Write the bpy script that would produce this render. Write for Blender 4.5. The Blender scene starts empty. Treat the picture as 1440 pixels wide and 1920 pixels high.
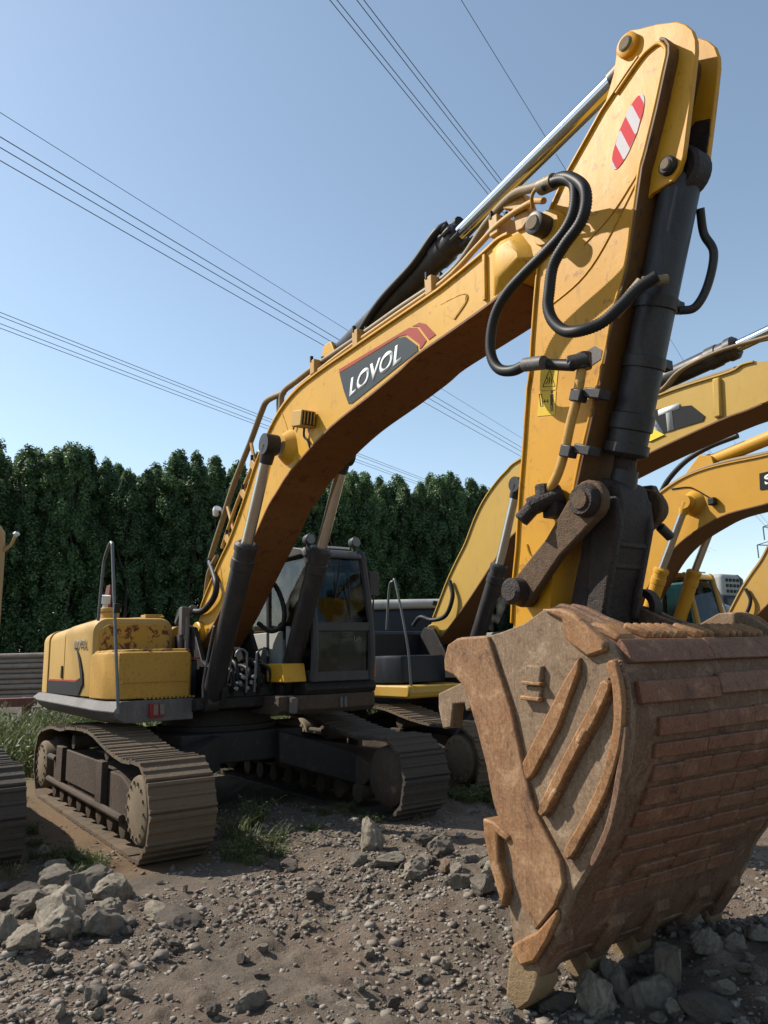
import bpy, bmesh, math, random
import numpy as np
from mathutils import Vector, Matrix
R = math.radians
rnd = random.Random(7)
nrng = np.random.default_rng(11)
SC = bpy.context.scene
COL = SC.collection

# ------------------------------------------------------------------ camera, sky, sun, exposure
CAM_H, CAM_PITCH, CAM_ROLL, CAM_F = 1.703, 0.1884, -0.0265, 1426.1 / 1440.0
cd = bpy.data.cameras.new('camera')
cam = bpy.data.objects.new('camera', cd); COL.objects.link(cam)
cd.sensor_fit = 'HORIZONTAL'; cd.sensor_width = 36.0; cd.lens = 36.0 * CAM_F
cd.clip_start = 0.05; cd.clip_end = 3000
_f = Vector((0, math.cos(CAM_PITCH), math.sin(CAM_PITCH)))
_u = Vector((0, -math.sin(CAM_PITCH), math.cos(CAM_PITCH)))
_x = Vector((1, 0, 0))
_c, _s = math.cos(CAM_ROLL), math.sin(CAM_ROLL)
_r = _c * _x + _s * _u; _uu = -_s * _x + _c * _u
M = Matrix((( _r.x, _uu.x, -_f.x, 0), (_r.y, _uu.y, -_f.y, 0), (_r.z, _uu.z, -_f.z, CAM_H), (0, 0, 0, 1)))
cam.matrix_world = M
SC.camera = cam

SUN = Vector((-0.70, 0.20, 0.71)).normalized()
el = math.asin(SUN.z); az = math.atan2(SUN.x, SUN.y)
w = bpy.data.worlds.new('World'); SC.world = w; w.use_nodes = True
nt = w.node_tree; nt.nodes.clear()
sky = nt.nodes.new('ShaderNodeTexSky'); sky.sky_type = 'NISHITA'; sky.sun_disc = False
sky.sun_elevation = el; sky.sun_rotation = az; sky.air_density = 1.0; sky.dust_density = 0.45; sky.ozone_density = 0.8
bg = nt.nodes.new('ShaderNodeBackground'); bg.inputs['Strength'].default_value = 0.118
wo = nt.nodes.new('ShaderNodeOutputWorld')
hs = nt.nodes.new('ShaderNodeHueSaturation'); hs.inputs['Saturation'].default_value = 0.86; hs.inputs['Hue'].default_value = 0.490
nt.links.new(sky.outputs[0], hs.inputs['Color']); nt.links.new(hs.outputs[0], bg.inputs[0]); nt.links.new(bg.outputs[0], wo.inputs[0])
sl = bpy.data.lights.new('sun', 'SUN'); sl.energy = 4.7; sl.angle = R(0.53); sl.color = (1.0, 0.93, 0.82)
so = bpy.data.objects.new('sun', sl); COL.objects.link(so)
so.rotation_euler = SUN.to_track_quat('Z', 'Y').to_euler()
SC.view_settings.view_transform = 'Standard'; SC.view_settings.look = 'None'
SC.view_settings.gamma = 1.0; SC.view_settings.use_curve_mapping = False
SC.view_settings.exposure = 0.66
SC.cycles.max_bounces = 6

# ------------------------------------------------------------------ materials
def newmat(name):
    m = bpy.data.materials.new(name); m.use_nodes = True
    n = m.node_tree.nodes; l = m.node_tree.links
    return m, n, l, n['Principled BSDF']
def node(n, t, **k):
    x = n.new(t)
    for a, b in k.items():
        if a in x.inputs: x.inputs[a].default_value = b
        else: setattr(x, a, b)
    return x
def noise(n, l, co, scale, detail=6, rough=0.6, dist=0.0):
    t = node(n, 'ShaderNodeTexNoise'); t.inputs['Scale'].default_value = scale
    t.inputs['Detail'].default_value = detail; t.inputs['Roughness'].default_value = rough; t.inputs['Distortion'].default_value = dist
    l.new(co, t.inputs['Vector']); return t.outputs['Fac']
def ramp(n, l, fac, a, b, inv=False):
    r = node(n, 'ShaderNodeMapRange'); r.inputs['From Min'].default_value = a; r.inputs['From Max'].default_value = b
    if inv: r.inputs['To Min'].default_value = 1; r.inputs['To Max'].default_value = 0
    l.new(fac, r.inputs['Value']); return r.outputs['Result']
def mix(n, l, fac, a, b):
    x = node(n, 'ShaderNodeMix'); x.data_type = 'RGBA'
    if isinstance(fac, (int, float)): x.inputs[0].default_value = fac
    else: l.new(fac, x.inputs[0])
    for v, i in ((a, 6), (b, 7)):
        if isinstance(v, tuple): x.inputs[i].default_value = (*v, 1)
        else: l.new(v, x.inputs[i])
    return x.outputs[2]
def mul(n, l, a, b):
    x = node(n, 'ShaderNodeMath'); x.operation = 'MULTIPLY'
    for v, i in ((a, 0), (b, 1)):
        if isinstance(v, (int, float)): x.inputs[i].default_value = v
        else: l.new(v, x.inputs[i])
    return x.outputs[0]
def coords(n, l, scale=(1, 1, 1)):
    tc = node(n, 'ShaderNodeTexCoord'); mp = node(n, 'ShaderNodeMapping'); mp.inputs['Scale'].default_value = scale
    l.new(tc.outputs['Object'], mp.inputs['Vector']); return tc.outputs['Object'], mp.outputs['Vector']
def bump(n, l, p, h, strength, dist=0.01):
    b = node(n, 'ShaderNodeBump'); b.inputs['Strength'].default_value = strength; b.inputs['Distance'].default_value = dist
    l.new(h, b.inputs['Height']); l.new(b.outputs[0], p.inputs['Normal'])

def worn(name, base, dust=(0.30, 0.22, 0.14), rust=(0.10, 0.035, 0.016), dark=(0.02, 0.017, 0.014), adust=0.35, arust=0.25, adark=0.2,
         rough=0.5, metal=0.0, bs=0.15, scale=1.0, streak=True, spec=.28, grime=False, rand=None):
    """painted or bare steel with dust, chips, rust spots and oily grime, each with its own scale"""
    m, n, l, p = newmat(name)
    o, st = coords(n, l, (3.0, 3.0, 0.6) if streak else (1, 1, 1))
    n1 = noise(n, l, o, 1.3 * scale, 5, .65); n2 = noise(n, l, st, 2.6 * scale, 6, .7); n3 = noise(n, l, o, 9 * scale, 8, .72, .3); n4 = noise(n, l, o, 55 * scale, 4, .6)
    c = mix(n, l, mul(n, l, ramp(n, l, n1, .35, .7), .35), base, tuple(x * .72 for x in base))
    c = mix(n, l, mul(n, l, ramp(n, l, n2, .45, .75), adust), c, dust)
    c = mix(n, l, mul(n, l, ramp(n, l, n4, .4, .7), adust * .5), c, dust)
    c = mix(n, l, mul(n, l, ramp(n, l, n3, .62 - .12 * arust, .66 - .1 * arust), min(1, arust * 1.6)), c, rust)
    n5 = noise(n, l, st, 5.3 * scale, 5, .7)
    c = mix(n, l, mul(n, l, ramp(n, l, n5, .56, .72), adark), c, dark)
    if rand:
        oi = node(n, 'ShaderNodeObjectInfo'); c = mix(n, l, mul(n, l, oi.outputs['Random'], .75), c, rand)
    if grime:
        _, s2 = coords(n, l, (9.0, 9.0, 1.1)); n6 = noise(n, l, s2, 6.0 * scale, 7, .75); n7 = noise(n, l, o, 3.1 * scale, 9, .78, .6)
        c = mix(n, l, mul(n, l, ramp(n, l, n6, .48, .66), .55), c, tuple(x * .42 for x in base)); c = mix(n, l, mul(n, l, ramp(n, l, n7, .53, .62), .6), c, tuple(x * 1.3 for x in dust)); c = mix(n, l, mul(n, l, ramp(n, l, n7, .45, .36), .8), c, dark); n8 = noise(n, l, o, 38 * scale, 6, .75); c = mix(n, l, mul(n, l, ramp(n, l, n8, .52, .64), .5), c, tuple(x * .35 for x in base)); c = mix(n, l, mul(n, l, ramp(n, l, n8, .46, .36), .4), c, tuple(x * 1.25 for x in dust))
    l.new(c, p.inputs['Base Color'])
    rr = node(n, 'ShaderNodeMapRange'); rr.inputs['To Min'].default_value = rough - .08; rr.inputs['To Max'].default_value = min(1, rough + .25)
    l.new(n2, rr.inputs['Value']); l.new(rr.outputs[0], p.inputs['Roughness'])
    p.inputs['Metallic'].default_value = metal; p.inputs['Specular IOR Level'].default_value = spec
    if bs >= .5:
        hh = node(n, 'ShaderNodeMath'); hh.operation = 'MULTIPLY_ADD'; hh.inputs[1].default_value = .4; l.new(n4, hh.inputs[0]); l.new(n3, hh.inputs[2]); bump(n, l, p, hh.outputs[0], min(1, bs * 1.3), .025)
    else: bump(n, l, p, n3, bs, .01)
    return m
def plain(name, base, rough=.5, metal=0.0, var=.25, scale=20, bs=0.0):
    m, n, l, p = newmat(name); o, _ = coords(n, l)
    f = noise(n, l, o, scale, 5, .6)
    l.new(mix(n, l, mul(n, l, ramp(n, l, f, .3, .7), var), base, tuple(x * .45 for x in base)), p.inputs['Base Color'])
    p.inputs['Roughness'].default_value = rough; p.inputs['Metallic'].default_value = metal
    if not metal: p.inputs['Specular IOR Level'].default_value = .2
    if bs: bump(n, l, p, f, bs, .01)
    return m
MAT = {}
MAT['yellow'] = worn('amber_boom_paint', (.52, .275, .018), adust=.16, arust=.24, adark=.3, rough=.42, dust=(.30, .19, .08))
MAT['stick_yellow'] = worn('amber_stick_paint', (.52, .25, .010), adust=.14, arust=.3, adark=.32, rough=.4, dust=(.31, .18, .05))
MAT['body_yellow'] = worn('faded_body_paint', (.41, .235, .038), adust=.6, arust=.14, adark=.12, rough=.5, dust=(.36, .26, .135))
MAT['rusty_yellow'] = worn('rust_eaten_paint', (.40, .225, .03), adust=.3, arust=1.1, adark=.12, rough=.6, dust=(.42, .28, .13))
MAT['speckled_yellow'] = worn('speckled_paint', (.41, .225, .034), rust=(.24, .115, .028), adust=.45, arust=.5, adark=.15, rough=.65, dust=(.30, .165, .045), scale=3.4)
MAT['underside'] = worn('scuffed_shaded_underside', (.16, .066, .017), adust=.3, arust=.5, adark=.65, rough=.6, dust=(.2, .1, .05), dark=(.03, .016, .01))  # boom paint darkened to carry the underside's shade, with scuffs and scratches on top
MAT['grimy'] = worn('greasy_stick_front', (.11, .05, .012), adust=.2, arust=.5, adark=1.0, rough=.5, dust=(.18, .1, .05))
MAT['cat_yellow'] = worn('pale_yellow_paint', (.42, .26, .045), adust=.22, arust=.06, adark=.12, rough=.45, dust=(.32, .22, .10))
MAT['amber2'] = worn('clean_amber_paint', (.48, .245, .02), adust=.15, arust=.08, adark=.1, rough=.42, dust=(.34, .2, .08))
MAT['cat_under'] = worn('brown_shaded_underside', (.13, .06, .022), adust=.3, arust=.3, adark=.4, rough=.6, dust=(.2, .12, .06))  # neighbours' boom undersides, their shade put into a brown base colour
MAT['bucket'] = worn('rust_brown_bucket_steel', (.125, .064, .038), dust=(.185, .12, .076), rust=(.20, .07, .025), dark=(.045, .025, .018), adust=.55, arust=.3, adark=.4, rough=.72, bs=.3, streak=True, grime=True, scale=1.6)
MAT['bucket_side'] = worn('dusty_bucket_side', (.185, .120, .072), dust=(.255, .19, .128), rust=(.17, .085, .045), dark=(.075, .048, .032), adust=.6, arust=.3, adark=.55, rough=.8, bs=.35, streak=True, grime=True, scale=2.0)
MAT['bucket_band'] = worn('rubbed_bucket_edge', (.215, .108, .052), dust=(.285, .18, .10), rust=(.21, .085, .032), dark=(.06, .035, .024), adust=.5, arust=.45, adark=.5, rough=.7, bs=.3, streak=True, grime=True, scale=1.7)
MAT['bucket_rib'] = worn('polished_rust_rib', (.225, .105, .040), dust=(.31, .19, .10), rust=(.25, .105, .03), dark=(.06, .03, .018), adust=.45, arust=.5, adark=.5, rough=.55, bs=.45, streak=True, grime=True, scale=2.2)
MAT['wear'] = worn('red_brown_wear_plate', (.165, .058, .030), rand=(.175, .100, .062), dust=(.215, .125, .075), rust=(.14, .05, .026), dark=(.05, .025, .02), adust=.45, arust=.3, adark=.45, rough=.62, bs=.35, streak=True, grime=True, scale=2.2)
MAT['tooth'] = worn('worn_tooth_steel', (.21, .14, .07), dust=(.27, .2, .12), rust=(.3, .14, .05), dark=(.1, .06, .03), adust=.5, arust=.3, adark=.2, rough=.6, bs=.6, streak=False, scale=3)
MAT['greasy'] = worn('greasy_link_steel', (.022, .015, .013), dust=(.10, .06, .04), rust=(.06, .028, .018), dark=(.008, .007, .007), adust=.3, arust=.35, adark=.7, rough=.45, bs=.8, streak=False, scale=1.6)
MAT['link'] = worn('dirty_link_steel', (.075, .042, .02), dust=(.15, .095, .046), rust=(.1, .05, .03), dark=(.02, .015, .012), adust=.5, arust=.5, adark=.6, rough=.6, bs=.6, streak=False, scale=2)
MAT['black'] = worn('black_cylinder_paint', (.022, .021, .023), dust=(.12, .1, .085), rust=(.05, .03, .02), adust=.22, arust=.05, adark=.2, rough=.38, bs=.1)
MAT['dark'] = worn('shade_dark_frame_steel', (.012, .011, .011), dust=(.038, .031, .025), rust=(.07, .04, .025), adust=.4, arust=.3, adark=.4, rough=.6, bs=.3)  # base colour lowered to deepen the shade in and under the machine
MAT['navy'] = worn('dark_navy_panel', (.007, .010, .016), dust=(.045, .045, .045), adust=.15, arust=.02, adark=.2, rough=.35)
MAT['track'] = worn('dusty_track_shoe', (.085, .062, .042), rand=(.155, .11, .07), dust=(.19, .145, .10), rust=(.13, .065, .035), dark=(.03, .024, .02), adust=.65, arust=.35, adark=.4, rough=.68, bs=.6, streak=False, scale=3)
MAT['trackshade'] = worn('shaded_track_shoe', (.038, .033, .029), rand=(.075, .06, .046), dust=(.085, .068, .052), rust=(.08, .045, .03), dark=(.015, .014, .013), adust=.5, arust=.3, adark=.5, rough=.6, bs=.6, streak=False, scale=3)  # darker copy of the track shoe, shade put into its colour
MAT['trackframe'] = worn('shade_brown_track_frame', (.05, .036, .027), dust=(.11, .078, .052), rust=(.12, .055, .03), dark=(.03, .022, .02), adust=.5, arust=.5, adark=.4, rough=.7, bs=.5, scale=2)  # brown kept extra low so the colour itself holds undercarriage shade
MAT['disc'] = worn('dusty_drive_cover', (.14, .105, .068), dust=(.21, .16, .105), rust=(.16, .085, .04), dark=(.07, .05, .035), adust=.6, arust=.35, adark=.3, rough=.75, bs=.4, streak=False, scale=3)
MAT['pipe'] = worn('dull_hydraulic_pipe', (.17, .12, .06), dust=(.24, .18, .11), rust=(.09, .05, .03), dark=(.03, .025, .02), adust=.4, arust=.3, adark=.45, rough=.45, scale=2)
MAT['ypipe'] = worn('amber_pipe', (.42, .23, .05), dust=(.3, .2, .1), adust=.3, arust=.25, adark=.35, rough=.45, scale=2)
MAT['rubber'] = plain('black_hose_rubber', (.018, .018, .02), .5, 0, .3, 30)
MAT['chrome'] = plain('chromed_rod', (.42, .45, .48), .16, 1.0, .08, 6)
MAT['dullchrome'] = plain('dusty_chromed_rod', (.50, .47, .43), .28, 1.0, .2, 8)
MAT['steel'] = plain('grey_steel_tube', (.12, .13, .14), .45, .5, .3, 15)
MAT['grey'] = worn('grey_plastic_panel', (.075, .068, .068), adust=.3, arust=.0, adark=.15, rough=.5, dust=(.3, .27, .23))
MAT['lightgrey'] = worn('pale_grey_hood', (.52, .54, .57), adust=.2, arust=.0, adark=.1, rough=.45, dust=(.4, .37, .33))
MAT['white'] = plain('white_print', (.75, .75, .74), .5, 0, .1, 8)
MAT['decalwhite'] = plain('worn_white_letter', (.58, .60, .60), .55, 0, .2, 10)
MAT['decaldark'] = plain('slate_decal', (.020, .034, .044), .65, 0, .3, 5)
MAT['decalgrey'] = plain('charcoal_decal', (.014, .014, .017), .75, 0, .2, 5)
MAT['decalred'] = plain('faded_red_decal', (.30, .045, .028), .65, 0, .3, 7)
MAT['reflred'] = plain('red_reflector', (.50, .02, .035), .7, 0, .1, 30)
MAT['reflwhite'] = plain('white_reflector', (.50, .47, .48), .7, 0, .1, 30)
MAT['stickery'] = plain('yellow_sticker', (.60, .40, .03), .5, 0, .15, 12)
MAT['stickerink'] = plain('black_sticker_ink', (.05, .04, .02), .6, 0, .1, 12)
MAT['catyel'] = plain('logo_yellow', (.72, .55, .04), .5, 0, .1, 12)
MAT['text_dim'] = plain('dim_grey_letter', (.16, .14, .12), .6, 0, .4, 30)
MAT['redplastic'] = plain('dark_red_plastic', (.25, .02, .02), .4, 0, .2, 20)
MAT['orange'] = plain('orange_reflector', (.45, .13, .03), .45, 0, .4, 25)
MAT['wire'] = plain('weathered_cable', (.10, .11, .13), .6, .0, .1, 2)
MAT['cabgrey'] = worn('dark_cab_frame', (.028, .029, .032), dust=(.11, .10, .09), adust=.3, arust=.03, adark=.2, rough=.42)
MAT['cabpale'] = worn('dusty_cab_rear', (.30, .31, .30), dust=(.3, .27, .23), adust=.5, arust=.02, adark=.3, rough=.6)
MAT['seat'] = plain('dark_seat_cloth', (.03, .03, .035), .8, 0, .3, 30)
MAT['rustpipe'] = worn('rusty_steel_pipe', (.22, .165, .13), dust=(.34, .29, .25), rust=(.14, .075, .05), dark=(.06, .045, .04), adust=.6, arust=.4, adark=.3, rough=.6, streak=False)
MAT['redsteel'] = worn('dark_red_steel', (.14, .045, .035), dust=(.2, .14, .1), adust=.4, arust=.3, adark=.3, rough=.65)
MAT['tan'] = worn('tan_steel', (.34, .19, .07), dust=(.4, .3, .2), adust=.3, arust=.1, adark=.15, rough=.5)

def glassmat(name, tint, refl=.08):
    m = bpy.data.materials.new(name); m.use_nodes = True; n = m.node_tree.nodes; l = m.node_tree.links; n.clear()
    t = n.new('ShaderNodeBsdfTransparent'); t.inputs[0].default_value = (*tint, 1)
    g = n.new('ShaderNodeBsdfGlossy'); g.inputs['Roughness'].default_value = .03; g.inputs[0].default_value = (.9, .95, 1, 1)
    d = n.new('ShaderNodeBsdfDiffuse'); d.inputs[0].default_value = (.25, .26, .25, 1)
    f = n.new('ShaderNodeFresnel'); f.inputs[0].default_value = 1.32
    a = n.new('ShaderNodeMath'); a.operation = 'ADD'; a.inputs[1].default_value = refl; l.new(f.outputs[0], a.inputs[0])
    mx = n.new('ShaderNodeMixShader'); l.new(a.outputs[0], mx.inputs[0]); l.new(t.outputs[0], mx.inputs[1]); l.new(g.outputs[0], mx.inputs[2])
    co = n.new('ShaderNodeTexCoord'); nz = n.new('ShaderNodeTexNoise'); nz.inputs['Scale'].default_value = 4; nz.inputs['Detail'].default_value = 6
    l.new(co.outputs['Object'], nz.inputs[0]); r = n.new('ShaderNodeMapRange'); r.inputs[1].default_value = .45; r.inputs[2].default_value = .8; r.inputs[4].default_value = .34
    l.new(nz.outputs[0], r.inputs[0]); mx2 = n.new('ShaderNodeMixShader'); l.new(r.outputs[0], mx2.inputs[0]); l.new(mx.outputs[0], mx2.inputs[1]); l.new(d.outputs[0], mx2.inputs[2])
    o = n.new('ShaderNodeOutputMaterial'); l.new(mx2.outputs[0], o.inputs[0]); return m
MAT['glass'] = glassmat('tinted_cab_glass', (.34, .45, .46), .0)
MAT['darkglass'] = glassmat('dusty_lower_glass', (.16, .20, .21), .03)

def leafmat(name, c1, c2, trans=.25):
    m, n, l, p = newmat(name)
    oi = node(n, 'ShaderNodeObjectInfo'); o, _ = coords(n, l)
    f = noise(n, l, o, .9, 4, .6); f2 = noise(n, l, o, 14, 2, .5)
    c = mix(n, l, ramp(n, l, f, .35, .65), c1, c2); c = mix(n, l, mul(n, l, ramp(n, l, f2, .4, .7), .5), c, tuple(x * 1.5 for x in c2))
    c = mix(n, l, mul(n, l, oi.outputs['Random'], .35), c, tuple(x * .6 for x in c1))
    l.new(c, p.inputs['Base Color']); p.inputs['Roughness'].default_value = .55
    tr = n.new('ShaderNodeBsdfTranslucent'); l.new(c, tr.inputs[0]); ms = n.new('ShaderNodeMixShader'); ms.inputs[0].default_value = trans
    out = n['Material Output']; l.new(p.outputs[0], ms.inputs[1]); l.new(tr.outputs[0], ms.inputs[2]); l.new(ms.outputs[0], out.inputs[0]); return m
MAT['poplar'] = leafmat('poplar_leaf', (.052, .098, .048), (.105, .180, .064), .42)
MAT['grass'] = leafmat('weed_blade', (.06, .085, .024), (.105, .12, .038), .3)
MAT['drygrass'] = leafmat('dry_weed_blade', (.14, .11, .055), (.20, .155, .085), .25)
MAT['bark'] = plain('poplar_bark', (.09, .08, .07), .9, 0, .5, 12, .4)

def rockmat(name, c1, c2):
    m, n, l, p = newmat(name); o, _ = coords(n, l)
    a = noise(n, l, o, 5, 8, .7); b = noise(n, l, o, 60, 5, .7)
    oi = node(n, 'ShaderNodeObjectInfo')
    c = mix(n, l, ramp(n, l, a, .35, .68), c1, c2); c = mix(n, l, mul(n, l, ramp(n, l, b, .5, .7), .4), c, tuple(x * .5 for x in c1))
    c = mix(n, l, mul(n, l, oi.outputs['Random'], .3), c, tuple(x * .6 for x in c1))
    st = noise(n, l, o, 2.6, 7, .75, .5); c = mix(n, l, mul(n, l, ramp(n, l, st, .46, .6), .75), c, (.115, .088, .064)); sp = noise(n, l, o, 22, 6, .8); c = mix(n, l, mul(n, l, ramp(n, l, sp, .55, .66), .6), c, tuple(x * .38 for x in c1))
    l.new(c, p.inputs['Base Color']); p.inputs['Roughness'].default_value = .9
    bump(n, l, p, b, .7, .02); return m
MAT['rock'] = rockmat('grey_broken_concrete', (.150, .126, .098), (.27, .235, .185))
MAT['rocklight'] = rockmat('pale_broken_concrete', (.235, .20, .15), (.40, .35, .27))
MAT['rockdark'] = rockmat('dark_soil_clod', (.065, .053, .043), (.11, .09, .07))

# ------------------------------------------------------------------ mesh helpers
def tagged(o, label=None, cat=None, group=None, kind=None):
    if label: o['label'] = label
    if cat: o['category'] = cat
    if group: o['group'] = group
    if kind: o['kind'] = kind
    return o
def empty(name, loc=(0, 0, 0), rz=0, parent=None):
    o = bpy.data.objects.new(name, None); COL.objects.link(o); o.location = loc; o.rotation_euler = (0, 0, rz)
    o.empty_display_size = .3
    if parent: o.parent = parent
    return o
def catmull(pts, n=6, closed=False):
    pts = [Vector(p) for p in pts]; out = []
    N = len(pts)
    for i in range(N if closed else N - 1):
        p0 = pts[(i - 1) % N] if closed or i > 0 else pts[0] * 2 - pts[1]
        p1 = pts[i]; p2 = pts[(i + 1) % N]
        p3 = pts[(i + 2) % N] if closed or i + 2 < N else pts[-1] * 2 - pts[-2]
        for k in range(n):
            t = k / n
            out.append(.5 * ((2 * p1) + (-p0 + p2) * t + (2 * p0 - 5 * p1 + 4 * p2 - p3) * t * t + (-p0 + 3 * p1 - 3 * p2 + p3) * t ** 3))
    if not closed: out.append(pts[-1])
    return out
class MB:
    def __init__(s): s.v = []; s.f = []
    def add(s, vs, fs):
        b = len(s.v); s.v += [tuple(p) for p in vs]; s.f += [tuple(i + b for i in f) for f in fs]; return s
    def box(s, c, d, rot=None):
        x, y, z = d[0] / 2, d[1] / 2, d[2] / 2
        vs = [Vector((a * x, b * y, e * z)) for a in (-1, 1) for b in (-1, 1) for e in (-1, 1)]
        if rot is not None: vs = [rot @ p for p in vs]
        vs = [p + Vector(c) for p in vs]
        return s.add(vs, [(0, 1, 3, 2), (4, 6, 7, 5), (0, 4, 5, 1), (2, 3, 7, 6), (0, 2, 6, 4), (1, 5, 7, 3)])
    def prism(s, ol, y0, y1):
        """outline in x,z extruded from y0 to y1"""
        n = len(ol); a = sum(ol[i][0] * ol[(i + 1) % n][1] - ol[(i + 1) % n][0] * ol[i][1] for i in range(n))
        if a < 0: ol = ol[::-1]
        vs = [(p[0], y0, p[1]) for p in ol] + [(p[0], y1, p[1]) for p in ol]
        fs = [tuple(range(n)), tuple(range(2 * n - 1, n - 1, -1))] + [(i, i + n, (i + 1) % n + n, (i + 1) % n) for i in range(n)]
        return s.add(vs, fs)
    def strip(s, ol, y0, y1, t):
        """open x,z polyline as a plate of thickness t (to the left of travel), from y0 to y1"""
        n = len(ol); P = [Vector((p[0], p[1])) for p in ol]; Q = []
        for i in range(n):
            d = (P[min(i + 1, n - 1)] - P[max(i - 1, 0)]).normalized(); Q.append(P[i] + Vector((-d.y, d.x)) * t)
        return s.prism([tuple(p) for p in P] + [tuple(p) for p in Q[::-1]], y0, y1)
    def ring(s, rings, caps=True, closed=False):
        n = len(rings[0]); vs = [p for r in rings for p in r]; fs = []
        m = len(rings)
        for i in range(m if closed else m - 1):
            a = i * n; b = ((i + 1) % m) * n
            fs += [(a + k, a + (k + 1) % n, b + (k + 1) % n, b + k) for k in range(n)]
        if caps and not closed: fs += [tuple(range(n - 1, -1, -1)), tuple(range((m - 1) * n, m * n))]
        return s.add(vs, fs)
    def cyl(s, p0, p1, r0, r1=None, n=20):
        return s.lathe(p0, p1, [(0, r0), (1, r0 if r1 is None else r1)], n)
    def lathe(s, p0, p1, prof, n=24):
        p0 = Vector(p0); p1 = Vector(p1); d = p1 - p0; q = d.to_track_quat('Z', 'Y'); rings = []
        for t, r in prof:
            rings.append([p0 + d * t + q @ Vector((r * math.cos(2 * math.pi * k / n), r * math.sin(2 * math.pi * k / n), 0)) for k in range(n)])
        return s.ring(rings)
    def tube(s, pts, r, n=10):
        pts = [Vector(p) for p in pts]; rings = []; up = None
        for i, p in enumerate(pts):
            d = (pts[min(i + 1, len(pts) - 1)] - pts[max(i - 1, 0)])
            if d.length < 1e-7: d = Vector((0, 0, 1))
            d.normalize()
            if up is None: up = d.orthogonal().normalized()
            up = (up - d * up.dot(d)); up = up.normalized() if up.length > 1e-5 else d.orthogonal().normalized()
            b = d.cross(up); rr = r(i) if callable(r) else r
            rings.append([p + (up * math.cos(2 * math.pi * k / n) + b * math.sin(2 * math.pi * k / n)) * rr for k in range(n)])
        return s.ring(rings)
    def mesh(s, name, smooth=35):
        me = bpy.data.meshes.new(name); me.from_pydata(s.v, [], s.f); me.validate()
        bm = bmesh.new(); bm.from_mesh(me); bmesh.ops.recalc_face_normals(bm, faces=bm.faces); bm.to_mesh(me); bm.free()
        if smooth:
            me.polygons.foreach_set('use_smooth', [True] * len(me.polygons)); me.set_sharp_from_angle(angle=R(smooth))
        return me
    def build(s, name, mat, parent=None, bevel=0, smooth=35, seg=2):
        me = s.mesh(name, smooth); me.materials.append(MAT[mat])
        o = bpy.data.objects.new(name, me); COL.objects.link(o)
        if parent: o.parent = parent
        if bevel:
            b = o.modifiers.new('bevel', 'BEVEL'); b.width = bevel; b.segments = seg; b.limit_method = 'ANGLE'; b.angle_limit = R(40); b.harden_normals = False
        return o
def copy_tree(o, parent=None):
    c = o.copy(); COL.objects.link(c); c.parent = parent
    for ch in o.children: copy_tree(ch, c)
    return c
def text_mesh(body, name, mat, parent, origin, ux, uz, height, width=None, shear=0.0, extrude=.002, bold=0.0):
    """flat raised letters in the plane spanned by ux (reading direction) and uz (up)"""
    cu = bpy.data.curves.new(name, 'FONT'); cu.body = body; cu.size = 1; cu.extrude = 0; cu.offset = bold; cu.shear = shear
    t = bpy.data.objects.new(name, cu); COL.objects.link(t)
    dg = bpy.context.evaluated_depsgraph_get(); me = bpy.data.meshes.new_from_object(t.evaluated_get(dg))
    bpy.data.objects.remove(t)
    xs = [v.co.x for v in me.vertices]; ys = [v.co.y for v in me.vertices]
    W = max(xs) - min(xs); Hh = max(ys) - min(ys); ux = Vector(ux); uz = Vector(uz); o = Vector(origin)
    sw = (width / W) if width else height / Hh
    for v in me.vertices: v.co = o + ux * ((v.co.x - min(xs)) * sw) + uz * ((v.co.y - min(ys)) * height / Hh)
    bm = bmesh.new(); bm.from_mesh(me)
    nrm = ux.cross(uz).normalized() * extrude
    g = bmesh.ops.extrude_face_region(bm, geom=bm.faces[:]); bmesh.ops.translate(bm, vec=nrm, verts=[x for x in g['geom'] if isinstance(x, bmesh.types.BMVert)])
    bmesh.ops.recalc_face_normals(bm, faces=bm.faces); bm.to_mesh(me); bm.free()
    me.materials.clear(); me.materials.append(MAT[mat]); ob = bpy.data.objects.new(name, me); COL.objects.link(ob); ob.parent = parent
    return ob

# value noise for terrain and stones (vectorised)
_tab = nrng.random((256, 256))
def vnoise(x, y):
    xi = np.floor(x).astype(int); yi = np.floor(y).astype(int); fx = x - xi; fy = y - yi
    fx = fx * fx * (3 - 2 * fx); fy = fy * fy * (3 - 2 * fy)
    a = _tab[xi % 256, yi % 256]; b = _tab[(xi + 1) % 256, yi % 256]; c = _tab[xi % 256, (yi + 1) % 256]; d = _tab[(xi + 1) % 256, (yi + 1) % 256]
    return (a * (1 - fx) + b * fx) * (1 - fy) + (c * (1 - fx) + d * fx) * fy - .5
def fbm(x, y, o=4):
    s = 0; a = 1.0
    for i in range(o): s = s + a * vnoise(x * 2 ** i + 13.1 * i, y * 2 ** i + 7.7 * i); a *= .5
    return s
MX, MY, MYAW = -2.1417, 9.7471, -0.9672
CY, SY = math.cos(MYAW), math.sin(MYAW)
def to_world(x, y): return (MX + CY * x - SY * y, MY + SY * x + CY * y)
def to_local(X, Y):
    dx = X - MX; dy = Y - MY
    return dx * CY + dy * SY, -dx * SY + dy * CY
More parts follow.
